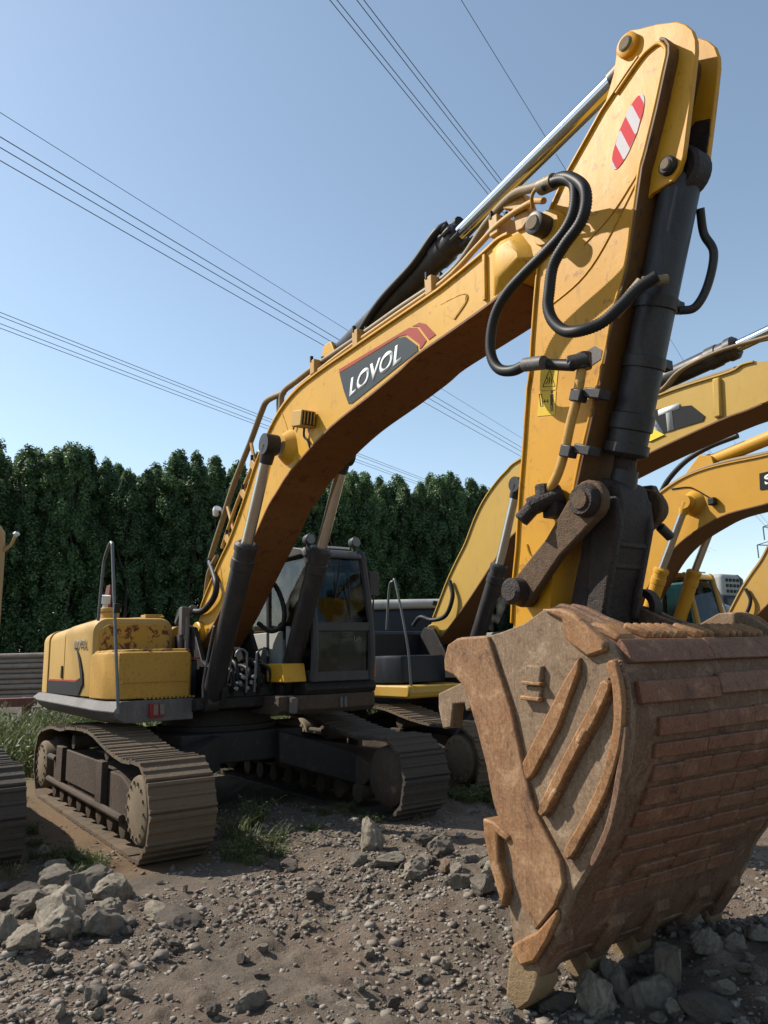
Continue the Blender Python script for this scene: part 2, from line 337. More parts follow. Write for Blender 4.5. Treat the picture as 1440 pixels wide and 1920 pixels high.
def gheight(X, Y):
    X = np.asarray(X, float); Y = np.asarray(Y, float)
    d = np.hypot(X, Y)
    near = np.clip(1.3 - d / 14, 0, 1)
    h = near * (.10 * fbm(X * .55, Y * .55, 3) + .075 * fbm(X * 2.3, Y * 2.3, 3) + .065 * (np.abs(fbm(X * 5, Y * 5, 4)) - .2) + .03 * fbm(X * 11, Y * 11, 4))
    def bumpf(cx, cy, r, a): return a * np.exp(-((X - cx) ** 2 + (Y - cy) ** 2) / (r * r))
    h = h + bumpf(-2.25, 5.35, .75, .10) + bumpf(.75, 6.3, .8, .11) + bumpf(1.7, 4.6, .8, .06) + bumpf(-.1, 5.4, .5, .04)
    h = h - bumpf(.95, 4.15, .75, .15) - bumpf(-1.52, 5.5, .16, .07) - bumpf(.25, 4.45, .22, .05)
    lx, ly = to_local(X, Y)
    k = np.clip(1.15 - np.maximum(np.abs(lx) / 3.0, np.abs(np.abs(ly) - 1.32) / .55), 0, .15) / .15
    h = h * (1 - .85 * k) - .01 * k
    far = np.clip((d - 14) / 20, 0, 1)
    return h + far * (.12 * fbm(X * .12, Y * .12, 2))

# ------------------------------------------------------------------ ground
def graded(lo, hi, step, far_lo, far_hi, g=1.12):
    a = list(np.arange(lo, hi + 1e-6, step)); s = step; x = hi
    while x < far_hi: s *= g; x += s; a.append(x)
    s = step; x = lo; b = []
    while x > far_lo: s *= g; x -= s; b.append(x)
    return np.array(b[::-1] + a)
gx = graded(-3.6, 3.2, .028, -900, 900); gy = graded(3.0, 8.2, .028, -60, 1500)
GX, GY = np.meshgrid(gx, gy); GZ = gheight(GX, GY)
nx, ny = len(gx), len(gy)
idx = np.arange(nx * ny).reshape(ny, nx)
quads = np.stack([idx[:-1, :-1], idx[:-1, 1:], idx[1:, 1:], idx[1:, :-1]], -1).reshape(-1, 4)
def np_mesh(name, V, F, smooth=True):
    me = bpy.data.meshes.new(name); k = F.shape[1]
    me.vertices.add(len(V)); me.vertices.foreach_set('co', V.astype(np.float32).ravel())
    me.loops.add(F.size); me.loops.foreach_set('vertex_index', F.astype(np.int32).ravel())
    me.polygons.add(len(F)); me.polygons.foreach_set('loop_start', np.arange(0, F.size, k, dtype=np.int32)); me.polygons.foreach_set('loop_total', np.full(len(F), k, dtype=np.int32))
    me.update(calc_edges=True); me.validate()
    if smooth: me.polygons.foreach_set('use_smooth', np.ones(len(F), bool))
    return me
def soil_material():
    m, n, l, p = newmat('dirt_and_rubble_soil'); o, _ = coords(n, l)
    a = noise(n, l, o, .7, 6, .65); b = noise(n, l, o, 3.1, 7, .7, .4); c = noise(n, l, o, 26, 6, .75); d = noise(n, l, o, 140, 4, .7)
    col = mix(n, l, ramp(n, l, a, .40, .62), (.138, .108, .078), (.190, .134, .092))
    col = mix(n, l, mul(n, l, ramp(n, l, b, .5, .68), .7), col, (.25, .205, .15))
    col = mix(n, l, mul(n, l, ramp(n, l, noise(n, l, o, 1.5, 6, .7, .3), .52, .64), .55), col, (.115, .066, .046))
    col = mix(n, l, mul(n, l, ramp(n, l, c, .52, .66), .65), col, (.055, .042, .034))
    col = mix(n, l, mul(n, l, ramp(n, l, d, .56, .66), .55), col, (.31, .27, .215))
    # damp tan mud beside the near track: a strip along the machine's side
    mp = node(n, 'ShaderNodeMapping'); mp.vector_type = 'TEXTURE'; mp.inputs['Location'].default_value = (MX, MY, 0); mp.inputs['Rotation'].default_value = (0, 0, MYAW)
    l.new(o, mp.inputs['Vector']); sx = node(n, 'ShaderNodeSeparateXYZ'); l.new(mp.outputs[0], sx.inputs[0])
    nn = node(n, 'ShaderNodeMath'); nn.operation = 'MULTIPLY_ADD'; nn.inputs[1].default_value = .5; l.new(b, nn.inputs[0]); l.new(sx.outputs['Y'], nn.inputs[2])
    r1 = ramp(n, l, nn.outputs[0], -1.95, -1.78); r2 = ramp(n, l, sx.outputs['X'], 2.7, 2.3, False)
    mud = mul(n, l, r1, mul(n, l, r2, ramp(n, l, sx.outputs['Y'], -.6, -1.0)))
    col = mix(n, l, mud, col, (.19, .115, .055))
    # vegetation-stained far ground
    le = node(n, 'ShaderNodeVectorMath'); le.operation = 'LENGTH'; l.new(o, le.inputs[0])
    fg = mul(n, l, ramp(n, l, le.outputs['Value'], 10, 16), ramp(n, l, a, .38, .55))
    col = mix(n, l, fg, col, (.085, .095, .04))
    l.new(col, p.inputs['Base Color']); p.inputs['Roughness'].default_value = .92
    ad = node(n, 'ShaderNodeMath'); ad.operation = 'MULTIPLY_ADD'; ad.inputs[1].default_value = .35; l.new(d, ad.inputs[0]); l.new(c, ad.inputs[2])
    bump(n, l, p, ad.outputs[0], 1.0, .05); return m
MAT['soil'] = soil_material()
gm = np_mesh('ground', np.stack([GX, GY, GZ], -1).reshape(-1, 3), quads); gm.materials.append(MAT['soil'])
ground = bpy.data.objects.new('ground', gm); COL.objects.link(ground); tagged(ground, 'brown grey dirt yard strewn with rubble', None, None, 'structure')

# ------------------------------------------------------------------ overhead power lines
WD = Vector((32.8, 53.5, 0)).normalized()
def wire(p, label, back=45, fwd=190, r=.03, sag=1.2):
    P = Vector(p); pts = []
    for k in range(41):
        t = -back + (back + fwd) * k / 40; u = k / 40
        pts.append(P + WD * t + Vector((0, 0, -sag * 4 * u * (1 - u) + sag * 4 * .19 * .81)))
    o = MB().tube(pts, r * .72, 5).build('power_line', 'wire')
    return tagged(o, label, 'cable', 'overhead power lines')
for i, x in enumerate((-16.0, -16.75, -17.1, -17.55)):
    wire((x, 28.6 + (-16 - x) * 2.05, 25 + .0 * i), ['topmost thin cable of the long middle bundle crossing the sky', 'second cable of the long middle bundle crossing the sky', 'third cable of the long middle bundle crossing the sky', 'lowest cable of the long middle bundle crossing the sky'][i], r=.022 if i == 0 else .034)
for i, y in enumerate((47.3, 47.9, 49.0, 49.7)):
    wire((-25.3 - (y - 47.3) * .5, y, 25), ['topmost cable of the lowest bundle entering at the left edge', 'second cable of the lowest bundle at the left edge', 'third cable of the lowest bundle at the left edge', 'bottom cable of the lowest bundle at the left edge'][i], r=.034)
for i, x in enumerate((-1.45, -1.2, -.5, -.25)):
    wire((x, 23.47, 25), ['leftmost cable of the bundle above the boom at the top edge', 'second cable of the bundle above the boom at the top edge', 'third cable of the bundle above the boom at the top edge', 'rightmost cable of the bundle above the boom at the top edge'][i], r=.024)
wire((3.29, 23.6, 25), 'single thin cable at the top edge nearest the stick', r=.018)

# lattice pylon far off at the right edge
py = empty('transmission_tower', (99.0, 186.0, 0), R(20)); tagged(py, 'distant lattice power pylon behind the machines at the right edge', 'pylon')
H = 33.0
m1 = MB()
for sx_ in (-1, 1):
    for sy_ in (-1, 1):
        m1.tube([(3.6 * sx_, 3.6 * sy_, 0), (.7 * sx_, .7 * sy_, H)], .16, 4)
for k in range(12):
    z0 = H * k / 12; z1 = H * (k + 1) / 12; a0 = 3.6 - 2.9 * k / 12; a1 = 3.6 - 2.9 * (k + 1) / 12
    for s_ in (-1, 1):
        m1.tube([(-a0, s_ * a0, z0), (a1, s_ * a1, z1)], .09, 4); m1.tube([(a0, s_ * a0, z0), (-a1, s_ * a1, z1)], .09, 4)
        m1.tube([(s_ * a0, -a0, z0), (s_ * a1, a1, z1)], .09, 4); m1.tube([(s_ * a0, a0, z0), (s_ * a1, -a1, z1)], .09, 4)
m1.build('lattice_body', 'wire', py)
for z, L in ((H - 7, 9.5), (H - 2.5, 7)):
    m2 = MB(); m2.tube([(-L, 0, z), (L, 0, z)], .15, 4); m2.tube([(-L, 0, z), (0, 0, z + 2.4), (L, 0, z)], .12, 4)
    for s_ in (-1, 1): m2.tube([(s_ * L, 0, z), (s_ * L, 0, z - 3.2)], .16, 5); m2.tube([(s_ * L * .55, 0, z), (s_ * L * .3, 0, z + 1.6)], .1, 4)
    m2.build('cross_arm', 'wire', py)

# ------------------------------------------------------------------ poplars
def make_crown(seed, Hc, rad, nleaf=27000):
    g = np.random.default_rng(seed)
    # upright limbs carry elongated clumps
    nc = 120
    cz = g.random(nc) ** .7; env = rad * np.sin(np.clip(cz * .93 + .07, 0, 1) * math.pi) ** .55 * (1.02 - .40 * cz)
    ang = g.random(nc) * 2 * math.pi; rr = env * np.sqrt(g.random(nc)) * .95
    cx = rr * np.cos(ang); cyy = rr * np.sin(ang); czz = 1.2 + cz * (Hc - 1.2)
    csz = .24 + .34 * g.random(nc); csz *= (1.15 - .5 * cz)
    k = g.integers(0, nc, nleaf)
    d = g.normal(size=(nleaf, 3)); d /= np.linalg.norm(d, axis=1)[:, None]; d *= (g.random(nleaf) ** .45)[:, None]
    P = np.stack([cx[k], cyy[k], czz[k]], 1) + d * np.stack([csz[k], csz[k], csz[k] * 1.9], 1)
    nrm = d + g.normal(size=(nleaf, 3)) * .55 + np.array([0, 0, .35]); nrm /= np.linalg.norm(nrm, axis=1)[:, None]
    t = np.cross(nrm, g.normal(size=(nleaf, 3))); t /= np.linalg.norm(t, axis=1)[:, None]; b = np.cross(nrm, t)
    s = (.035 + .055 * g.random(nleaf))[:, None]
    V = np.stack([P - t * s, P - b * s * .75, P + t * s * 1.1, P + b * s * .75], 1).reshape(-1, 3)
    F = np.arange(nleaf * 4).reshape(-1, 4)
    me = np_mesh('crown', V, F, False); me.materials.append(MAT['poplar']); return me
def make_trunk(seed, Hc):
    q = random.Random(seed); m = MB(); pts = [(q.uniform(-.06, .06) * k, q.uniform(-.06, .06) * k, Hc * .93 * k / 8) for k in range(9)]
    m.tube(pts, lambda i: .15 * (1 - i / 9.2), 7)
    for k in range(9):
        z = Hc * (.15 + .08 * k); a = q.random() * 6.28; L = 1.0 - .06 * k
        m.tube([(0, 0, z), (L * .45 * math.cos(a), L * .45 * math.sin(a), z + .8), (L * .7 * math.cos(a), L * .7 * math.sin(a), z + 1.9)], lambda i: .045 - .012 * i, 5)
    me = m.mesh('trunk'); me.materials.append(MAT['bark']); return me
CR = [(make_crown(100 + i, 14.0, 2.05 + .2 * (i % 3)), make_trunk(200 + i, 14.0)) for i in range(6)]
A0 = Vector((-31, 38.5, 0)); A1 = Vector((14, 61.5, 0)); ROWS = 3
LD = (A1 - A0).normalized(); LN = Vector((-LD.y, LD.x, 0))
nt_ = 36
for r_ in range(ROWS):
    for k in range(nt_):
        p = A0 + (A1 - A0) * ((k + .5 * (r_ % 2) + rnd.uniform(-.22, .22)) / nt_) + LN * (r_ * 2.4 + rnd.uniform(-.5, .5))
        c, t = CR[rnd.randrange(6)]
        e = empty('poplar_tree', (p.x, p.y, 0), rnd.uniform(0, 6.28)); s = rnd.uniform(.95, 1.05) * (1.06 if r_ else 1.0)
        e.scale = (s * rnd.uniform(.95, 1.2), s * rnd.uniform(.95, 1.2), s * (1.0 + .035 * math.sin(k * .9)))
        tagged(e, ['tall dark poplar in the front row of the windbreak behind the yard', 'tall dark poplar in the middle row of the windbreak', 'tall dark poplar in the back row of the windbreak'][r_], 'tree', ['front row of poplars', 'middle row of poplars', 'back row of poplars'][r_])
        a = bpy.data.objects.new('crown', c); COL.objects.link(a); a.parent = e
        b = bpy.data.objects.new('trunk', t); COL.objects.link(b); b.parent = e
# low scrub under the windbreak
g = np.random.default_rng(5); N = 16000
u = g.random(N); P = np.array(A0)[None] + u[:, None] * np.array(A1 - A0)[None] + (g.normal(size=N) * .9 - 1.6)[:, None] * np.array(LN)[None]
P[:, 2] = g.random(N) ** 1.5 * (1.2 + 1.0 * (vnoise(u * 60, u * 0) + .5))
nr = g.normal(size=(N, 3)) + [0, 0, .5]; nr /= np.linalg.norm(nr, axis=1)[:, None]; t = np.cross(nr, g.normal(size=(N, 3))); t /= np.linalg.norm(t, axis=1)[:, None]; b = np.cross(nr, t); s = (.1 + .12 * g.random(N))[:, None]
V = np.stack([P - t * s, P - b * s * .7, P + t * s, P + b * s * .7], 1).reshape(-1, 3)
me = np_mesh('undergrowth', V, np.arange(N * 4).reshape(-1, 4), False); me.materials.append(MAT['poplar'])
o = bpy.data.objects.new('undergrowth', me); COL.objects.link(o); tagged(o, 'dark scrub along the foot of the poplars', 'scrub', None, 'stuff')

# ------------------------------------------------------------------ shared excavator pieces (machine frame: x forward, y to its left, z up)
PITCH = .272
def track_path(top):
    """closed loop of the outer shoe faces in x,z"""
    pts = [(x, 0.0) for x in np.linspace(-1.95, 1.95, 40)]
    for a in np.linspace(-90, 80, 24): pts.append((2.10 + .42 * math.cos(R(a)), .42 + .42 * math.sin(R(a))))
    tp = catmull([(x, z, 0) for x, z in top], 8)
    pts += [(p.x, p.y) for p in tp]
    for a in np.linspace(100, 262, 22): pts.append((-2.10 + .43 * math.cos(R(a)), .43 + .43 * math.sin(R(a))))
    return pts
TOP_SAG = [(2.0, .838), (1.69, .822), (1.31, .852), (.96, .905), (.57, .975), (.155, 1.005), (-.6, .985), (-1.0, .945), (-1.55, .94), (-2.0, .885)]
def shoe_mesh(mat):
    m = MB(); h = PITCH / 2 - .006
    # plate with three grousers and turned edges; local x along travel, y across, z outward
    prof = [(-h, -.03), (-h, .0), (-h + .010, .013), (-h + .026, .013), (-h + .036, .0), (-.026, .0), (-.016, .014), (.010, .014), (.020, .0), (h - .05, .0), (h - .038, .018), (h - .012, .018), (h, .0), (h + .004, -.03)]
    m.prism([(a, b) for a, b in prof], -.30, .30)
    me = m.mesh('track_shoe', 30); me.materials.append(MAT[mat]); return me
SHOES = {k: shoe_mesh(k) for k in ('track', 'trackshade')}
def lay_shoes(parent, yc, top, mat):
    pts = track_path(top); P = [Vector(p) for p in pts]; P.append(P[0]); L = [0]
    for i in range(1, len(P)): L.append(L[-1] + (P[i] - P[i - 1]).length)
    n = round(L[-1] / PITCH); j = 0
    for k in range(n):
        s = L[-1] * k / n
        while L[j + 1] < s: j += 1
        q = P[j].lerp(P[j + 1], (s - L[j]) / (L[j + 1] - L[j])); s2 = min(s + PITCH * .5, L[-1] - 1e-4); s1 = max(s - PITCH * .5, 0)
        def at(t):
            i = max(i for i in range(len(L) - 1) if L[i] <= t + 1e-9); return P[i].lerp(P[i + 1], (t - L[i]) / max(1e-9, L[i + 1] - L[i]))
        d = (at(s2) - at(s1)).normalized()
        o = bpy.data.objects.new('track_shoe', SHOES[mat]); COL.objects.link(o); o.parent = parent
        # travel direction along the loop is +x at the bottom, so outward is down there
        o.location = (q.x, yc + rnd.uniform(-.004, .004), q.y); X = Vector((d.x, 0, d.y)); Z = Vector((d.y, 0, -d.x)); Y = Z.cross(X)
        o.rotation_euler = Matrix((X, Y, Z)).transposed().to_euler()
def track_unit(root, side, detail=True, mat='track', top=TOP_SAG, shoes=True):
    """one crawler: shoes, roller frame, drive covers, rollers; side = -1 is the machine's right"""
    yc = 1.32 * side; t = empty('track', parent=root)
    if shoes: lay_shoes(t, yc, top, mat)
    out = yc + .26 * side; inn = yc - .26 * side
    # side frame: box girder with sloped deck
    ol = [(-1.75, .26), (1.55, .26), (1.72, .36), (1.72, .52), (1.3, .63), (-1.45, .63), (-1.75, .5)]
    MB().prism(ol, yc - .2, yc + .2).build('roller_frame', 'trackframe', t, .015)
    if detail:
        m = MB()
        for x0, x1 in ((-1.3, -.98), (.62, .86)): m.prism([(x0, .24), (x1, .24), (x1, .72), (x0, .72)], *sorted((yc + .2 * side, yc + .27 * side)))
        m.prism([(-.9, .34), (.55, .34), (.55, .70), (-.9, .70)], *sorted((yc + .2 * side, yc + .235 * side)))
        m.build('guard_plate', 'trackframe', t, .01)
        m = MB(); m.tube([(-1.75, out, .28), (1.6, out, .28)], .035, 8); m.tube([(-1.72, out, .56), (-1.32, out, .56)], .035, 8); m.build('step_bar', 'trackframe', t)
        for x in (-.75, .75): MB().lathe((x, yc - .2, .80), (x, yc + .2, .80), [(0, .03), (.01, .085), (.99, .085), (1, .03)], 16).build('carrier_roller', 'trackframe', t)
    for k in range(8): MB().lathe((-1.5 + .43 * k, yc - .24, .19), (-1.5 + .43 * k, yc + .24, .19), [(0, .04), (.02, .11), (.2, .11), (.25, .08), (.75, .08), (.8, .11), (.98, .11), (1, .04)], 14).build('track_roller', 'trackframe', t)
    for x, nm in ((2.10, 'idler_wheel'), (-2.10, 'drive_sprocket')):
        MB().lathe((x, yc - .13, .425), (x, yc + .13, .425), [(0, .1), (.01, .33), (.3, .375), (.7, .375), (.99, .33), (1, .1)], 32).build(nm, 'trackframe', t)
        d = MB().lathe((x, yc + .12 * side, .425), (x, yc + .285 * side, .425), [(0, .30), (.8, .295), (.93, .285), (1, .26)], 40).build('drive_cover', 'disc', t)
        mb = MB()
        for k in range(14):
            a = 2 * math.pi * k / 14; c = (x + .235 * math.cos(a), yc + .28 * side, .425 + .235 * math.sin(a)); mb.cyl(c, (c[0], c[1] + .022 * side, c[2]), .017, n=6)
        mb.build('bolt', 'disc', d)['kind'] = 'stuff'
        MB().lathe((x, yc - .12 * side, .425), (x, yc - .30 * side, .425), [(0, .33), (.6, .32), (.85, .27), (1, .18)], 32).build('inner_hub', 'trackframe', t)
    return t
def car_body(root):
    m = MB(); m.box((0, 0, .74), (1.7, 1.5, .34))
    for sx_ in (-1, 1):
        for s_ in (-1, 1):
            a = [Vector((sx_ * .35, s_ * .55, .9)), Vector((sx_ * 1.0, s_ * .35, .9)), Vector((sx_ * 1.45, s_ * 1.15, .62)), Vector((sx_ * .75, s_ * 1.15, .66))]
            b = [v - Vector((0, 0, .36)) for v in a]
            m.add(a + b, [(0, 1, 2, 3), (7, 6, 5, 4), (0, 4, 5, 1), (1, 5, 6, 2), (2, 6, 7, 3), (3, 7, 4, 0)])
    m.build('car_body', 'dark', root, .02)
    MB().lathe((0, 0, .88), (0, 0, 1.16), [(0, .72), (.3, .72), (.32, .66), (1, .66)], 40).build('slew_ring', 'dark', root)
def rounded_rect(y0, y1, z0, z1, r, n=5, corners=(1, 1, 1, 1)):
    out = []
    for (cy_, cz_, a0, on) in ((y1 - r, z1 - r, 0, corners[0]), (y0 + r, z1 - r, 90, corners[1]), (y0 + r, z0 + r, 180, corners[2]), (y1 - r, z0 + r, 270, corners[3])):
        if on:
            for k in range(n + 1): a = R(a0 + 90 * k / n); out.append((cy_ + r * math.cos(a), cz_ + r * math.sin(a)))
        else:
            sy_ = r if math.cos(R(a0 + 45)) > 0 else -r; sz_ = r if math.sin(R(a0 + 45)) > 0 else -r; out.append((cy_ + sy_, cz_ + sz_))
    return out
def loft_x(m, xs, secs):
    """closed y,z sections at stations x"""
    m.ring([[(x, p[0], p[1]) for p in s] for x, s in zip(xs, secs)])
def pane(name, mat, parent, a, b, c, d, t=.008):
    a, b, c, d = map(Vector, (a, b, c, d)); nn = (b - a).cross(d - a).normalized() * t
    vs = [a, b, c, d, a + nn, b + nn, c + nn, d + nn]
    return MB().add(vs, [(0, 1, 2, 3), (7, 6, 5, 4), (0, 4, 5, 1), (1, 5, 6, 2), (2, 6, 7, 3), (3, 7, 4, 0)]).build(name, mat, parent)
def make_cab(root, frame='cabgrey', x0=-.36, x1=1.34, y0=.55, y1=1.42, z0=1.45, z1=3.04, interior=True):
    cab = empty('cab', parent=root)
    q = .045
    A = lambda y: [(x1 + .06, y, z0), (x1 + .09, y, z0 + .55), (x1 - .06, y, z1 - .16), (x1 - .13, y, z1 - .04)]
    for y in (y0 + q, y1 - q):
        MB().tube(catmull(A(y), 5), q * 1.05, 8).build('front_pillar', frame, cab)
        MB().tube([(x0 + .62, y, z0), (x0 + .60, y, z1 - .05)], q, 8).build('door_pillar', frame, cab)
        MB().tube([(x0 + .03, y, z0), (x0 + .06, y, z1 - .06)], q, 8).build('rear_pillar', frame, cab)
        MB().box((x0 + .5, y, (z0 + 2.05) / 2), (1.0, .05, 2.05 - z0)).build('side_panel', 'cabpale' if y < 1 else frame, cab, .01)
        MB().box(((x0 + x1 + .1) / 2, y, z0 + .06), (x1 - x0, .07, .12)).build('sill', frame, cab, .01)
    # roof with rounded front
    m = MB(); ol = [(x0 - .02, z1 - .10), (x0, z1 - .01), (x0 + .3, z1 + .015), (x1 - .35, z1 + .015), (x1 - .12, z1 - .03), (x1 - .03, z1 - .12), (x1 - .045, z1 - .14), (x1 - .14, z1 - .10)]
    m.prism(ol, y0 - .01, y1 + .01); m.build('roof', frame, cab, .025, seg=3)
    MB().box((x1 - .08, (y0 + y1) / 2 - .06, z1 + .0), (.03, (y1 - y0) * .62, .025)).build('roof_trim', 'lightgrey', cab, .005)
    MB().box((x1 + .085, (y0 + y1) / 2, 2.07), (.05, y1 - y0 - .06, .11)).build('window_bar', frame, cab, .012)
    MB().box((x1 + .05, (y0 + y1) / 2, z0 + .05), (.07, y1 - y0 - .06, .12)).build('front_sill', frame, cab, .012)
    pane('windscreen', 'glass', cab, (x1 + .085, y0 + .08, 2.11), (x1 + .085, y1 - .08, 2.11), (x1 - .085, y1 - .08, z1 - .13), (x1 - .085, y0 + .08, z1 - .13))
    lw = pane('lower_window', 'darkglass', cab, (x1 + .05, y0 + .08, z0 + .1), (x1 + .05, y1 - .08, z0 + .1), (x1 + .08, y1 - .08, 2.03), (x1 + .08, y0 + .08, 2.03))
    for y in (y0 + q, y1 - q):
        pane('side_window', 'glass', cab, (x0 + .66, y, z0 + .5), (x1 + .0, y, z0 + .5), (x1 - .08, y, z1 - .14), (x0 + .66, y, z1 - .14))
        pane('side_window', 'glass', cab, (x0 + .08, y, 2.1), (x0 + .56, y, 2.1), (x0 + .56, y, z1 - .14), (x0 + .1, y, z1 - .14))
    pane('rear_window', 'glass', cab, (x0 + .02, y0 + .1, 2.1), (x0 + .02, y1 - .1, 2.1), (x0 + .04, y1 - .1, z1 - .15), (x0 + .04, y0 + .1, z1 - .15))
    MB().box((x0 + .02, (y0 + y1) / 2, (z0 + 2.08) / 2), (.05, y1 - y0 - .1, 2.08 - z0)).build('rear_panel', 'cabpale', cab, .01)
    if interior:
        m = MB(); ym = (y0 + y1) / 2
        m.box((.25, ym, 1.78), (.5, .48, .14)); m.box((.02, ym, 2.12), (.14, .46, .62), Matrix.Rotation(R(-8), 3, 'Y')); m.box((-.03, ym, 2.5), (.1, .26, .18))
        m.build('seat', 'seat', cab, .04)
        m = MB(); m.box((.45, ym - .3, 1.85), (.5, .12, .3)); m.box((.45, ym + .3, 1.85), (.5, .12, .3)); m.tube([(.6, ym - .3, 2.0), (.66, ym - .3, 2.2)], .018, 8); m.tube([(.6, ym + .3, 2.0), (.66, ym + .3, 2.2)], .018, 8)
        m.box((1.05, y0 + .17, 2.0), (.12, .14, .22)); m.build('console', 'cabgrey', cab, .015)
        MB().tube([(x1 + .04, y0 + .30, 2.1), (x1 + .01, y0 + .45, 2.85)], .009, 6).build('wiper', 'rubber', cab)
        MB().tube([(x1 + .085, y1 - .33, 2.1), (x1 + .055, y1 - .33, 2.6)], .008, 6).build('wiper_arm', 'rubber', cab)
    return cab, lw
def lamp(root, p, name='work_lamp'):
    x, y, z = p
    l_ = MB().lathe((x - .09, y, z), (x + .06, y, z), [(0, .03), (.3, .06), (.9, .07), (1, .066)], 16).build(name, 'cabgrey', root)
    MB().lathe((x + .06, y, z), (x + .066, y, z), [(0, .06), (1, .056)], 16).build('lens', 'steel', l_)
    MB().box((x - .02, y, z - .1), (.03, .03, .1)).build('bracket', 'cabgrey', l_)
    return l_
def cylinder_ram(root, name, p0, pj, p1, rb, rr, eye_w, bmat='black', rmat='dullchrome', n=28):
    """p0 base pin, pj end of the barrel, p1 rod pin"""
    p0, pj, p1 = map(Vector, (p0, pj, p1)); d = (p1 - p0).normalized()
    b = MB(); L = (pj - p0).length
    b.lathe(p0, pj, [(0, rb * .75), (.03, rb * .98), (.84, rb), (.845, rb * 1.10), (.90, rb * 1.10), (.905, rb * 1.0), (.95, rb * 1.0), (.952, rb * 1.13), (.985, rb * 1.13), (1, rb * .85)], n)
    b.cyl(p0 + Vector((0, -eye_w / 2, 0)), p0 + Vector((0, eye_w / 2, 0)), rb * 1.05, n=20)
    bo = b.build(name, bmat, root)
    r = MB(); r.cyl(pj - d * .1, p1 - d * rr * 1.2, rr, n=n); ro = r.build('rod', rmat, bo)
    e = MB(); e.cyl(p1 + Vector((0, -eye_w / 2, 0)), p1 + Vector((0, eye_w / 2, 0)), rr * 1.75, n=24); e.cyl(p1 - d * rr * 3.2, p1, rr * 1.15, rr * 1.35, n=20)
    e.build('rod_eye', bmat, bo)
    return bo
def boom_parts(root, top, bot, tipc, tipr, footc, footr, half, mat, under, name='boom'):
    tp = [(p.x, p.y) for p in catmull([(a, b, 0) for a, b in top], 4)]; bt = [(p.x, p.y) for p in catmull([(a, b, 0) for a, b in bot], 4)]
    arc = [(tipc[0] + tipr * math.cos(R(a)), tipc[1] + tipr * math.sin(R(a))) for a in np.linspace(75, -95, 12)]
    farc = [(footc[0] + footr * math.cos(R(a)), footc[1] + footr * math.sin(R(a))) for a in np.linspace(-60, -230, 12)]
    bo = MB().prism(tp + arc + bt + farc, -half + .012, half - .012).build(name, mat, root)
    lt = (Vector(tp[-1]) - Vector(tp[0])).length
    MB().strip(tp[:-6], -half - .012, half + .012, .022).build('top_plate', mat, bo, .004)
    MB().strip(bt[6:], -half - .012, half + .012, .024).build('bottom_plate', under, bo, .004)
    for s_ in (-1, 1):
        MB().lathe((tipc[0], s_ * half * .4, tipc[1]), (tipc[0], s_ * (half + .03), tipc[1]), [(0, tipr), (.9, tipr), (1, tipr * .93)], 28).build('tip_boss', mat, bo)
        MB().lathe((footc[0], s_ * half * .4, footc[1]), (footc[0], s_ * (half + .05), footc[1]), [(0, footr), (.93, footr), (1, footr * .9)], 28).build('foot_boss', mat, bo)
    return bo
def hose(root, pts, r, mat='rubber', n=10, ribbed=False, sub=8, name='hose'):
    P = catmull(pts, sub)
    if ribbed:
        # resample evenly for fine corrugation
        L = [0]
        for i in range(1, len(P)): L.append(L[-1] + (P[i] - P[i - 1]).length)
        N = int(L[-1] / .009); Q = []; j = 0
        for k in range(N + 1):
            s = L[-1] * k / N
            while j < len(L) - 2 and L[j + 1] < s: j += 1
            Q.append(P[j].lerp(P[j + 1], (s - L[j]) / max(1e-9, L[j + 1] - L[j])))
        return MB().tube(Q, lambda i: r * (1.05 if i % 2 else .93), n).build(name, mat, root, smooth=80)
    return MB().tube(P, r, n).build(name, mat, root, smooth=60)

# ------------------------------------------------------------------ main excavator
EX = empty('excavator', (MX, MY, 0), MYAW)
tagged(EX, 'weathered amber crawler excavator in front with brown bucket lowered to the ground', 'excavator', 'parked excavators')
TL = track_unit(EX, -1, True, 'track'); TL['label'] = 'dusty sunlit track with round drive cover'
TR = track_unit(EX, 1, True, 'trackshade'); TR['label'] = 'shaded track under the cab'
car_body(EX)
# revolving deck
m = MB(); m.prism([(-2.9, 1.16), (-.2, 1.16), (.72, 1.14), (.95, 1.18), (.95, 1.30), (-2.95, 1.30)], -.62, 1.42); m.build('deck_frame', 'dark', EX, .015)
m = MB(); loft_x(m, [-3.0, -2.7, .45, .78], [[(-1.56, 1.24), (-1.60, 1.27), (-1.52, 1.33), (-.6, 1.33), (-.6, 1.14), (-1.45, 1.14)], [(-1.56, 1.17), (-1.60, 1.24), (-1.52, 1.335), (-.6, 1.335), (-.6, 1.10), (-1.45, 1.10)], [(-1.56, 1.15), (-1.60, 1.22), (-1.52, 1.31), (-.6, 1.31), (-.6, 1.08), (-1.45, 1.08)], [(-1.45, 1.14), (-1.47, 1.2), (-1.40, 1.31), (-.6, 1.31), (-.6, 1.08), (-1.35, 1.08)]])
m.build('side_skirt', 'grey', EX, .008)
m = MB(); m.box((.80, -1.02, 1.20), (.05, .16, .14)); m.build('skirt_light', 'redplastic', EX, .005)
m = MB(); m.box((.83, -1.04, 1.21), (.02, .05, .11)); m.box((.83, -.97, 1.21), (.02, .05, .11)); m.build('skirt_lens', 'text_dim', EX)
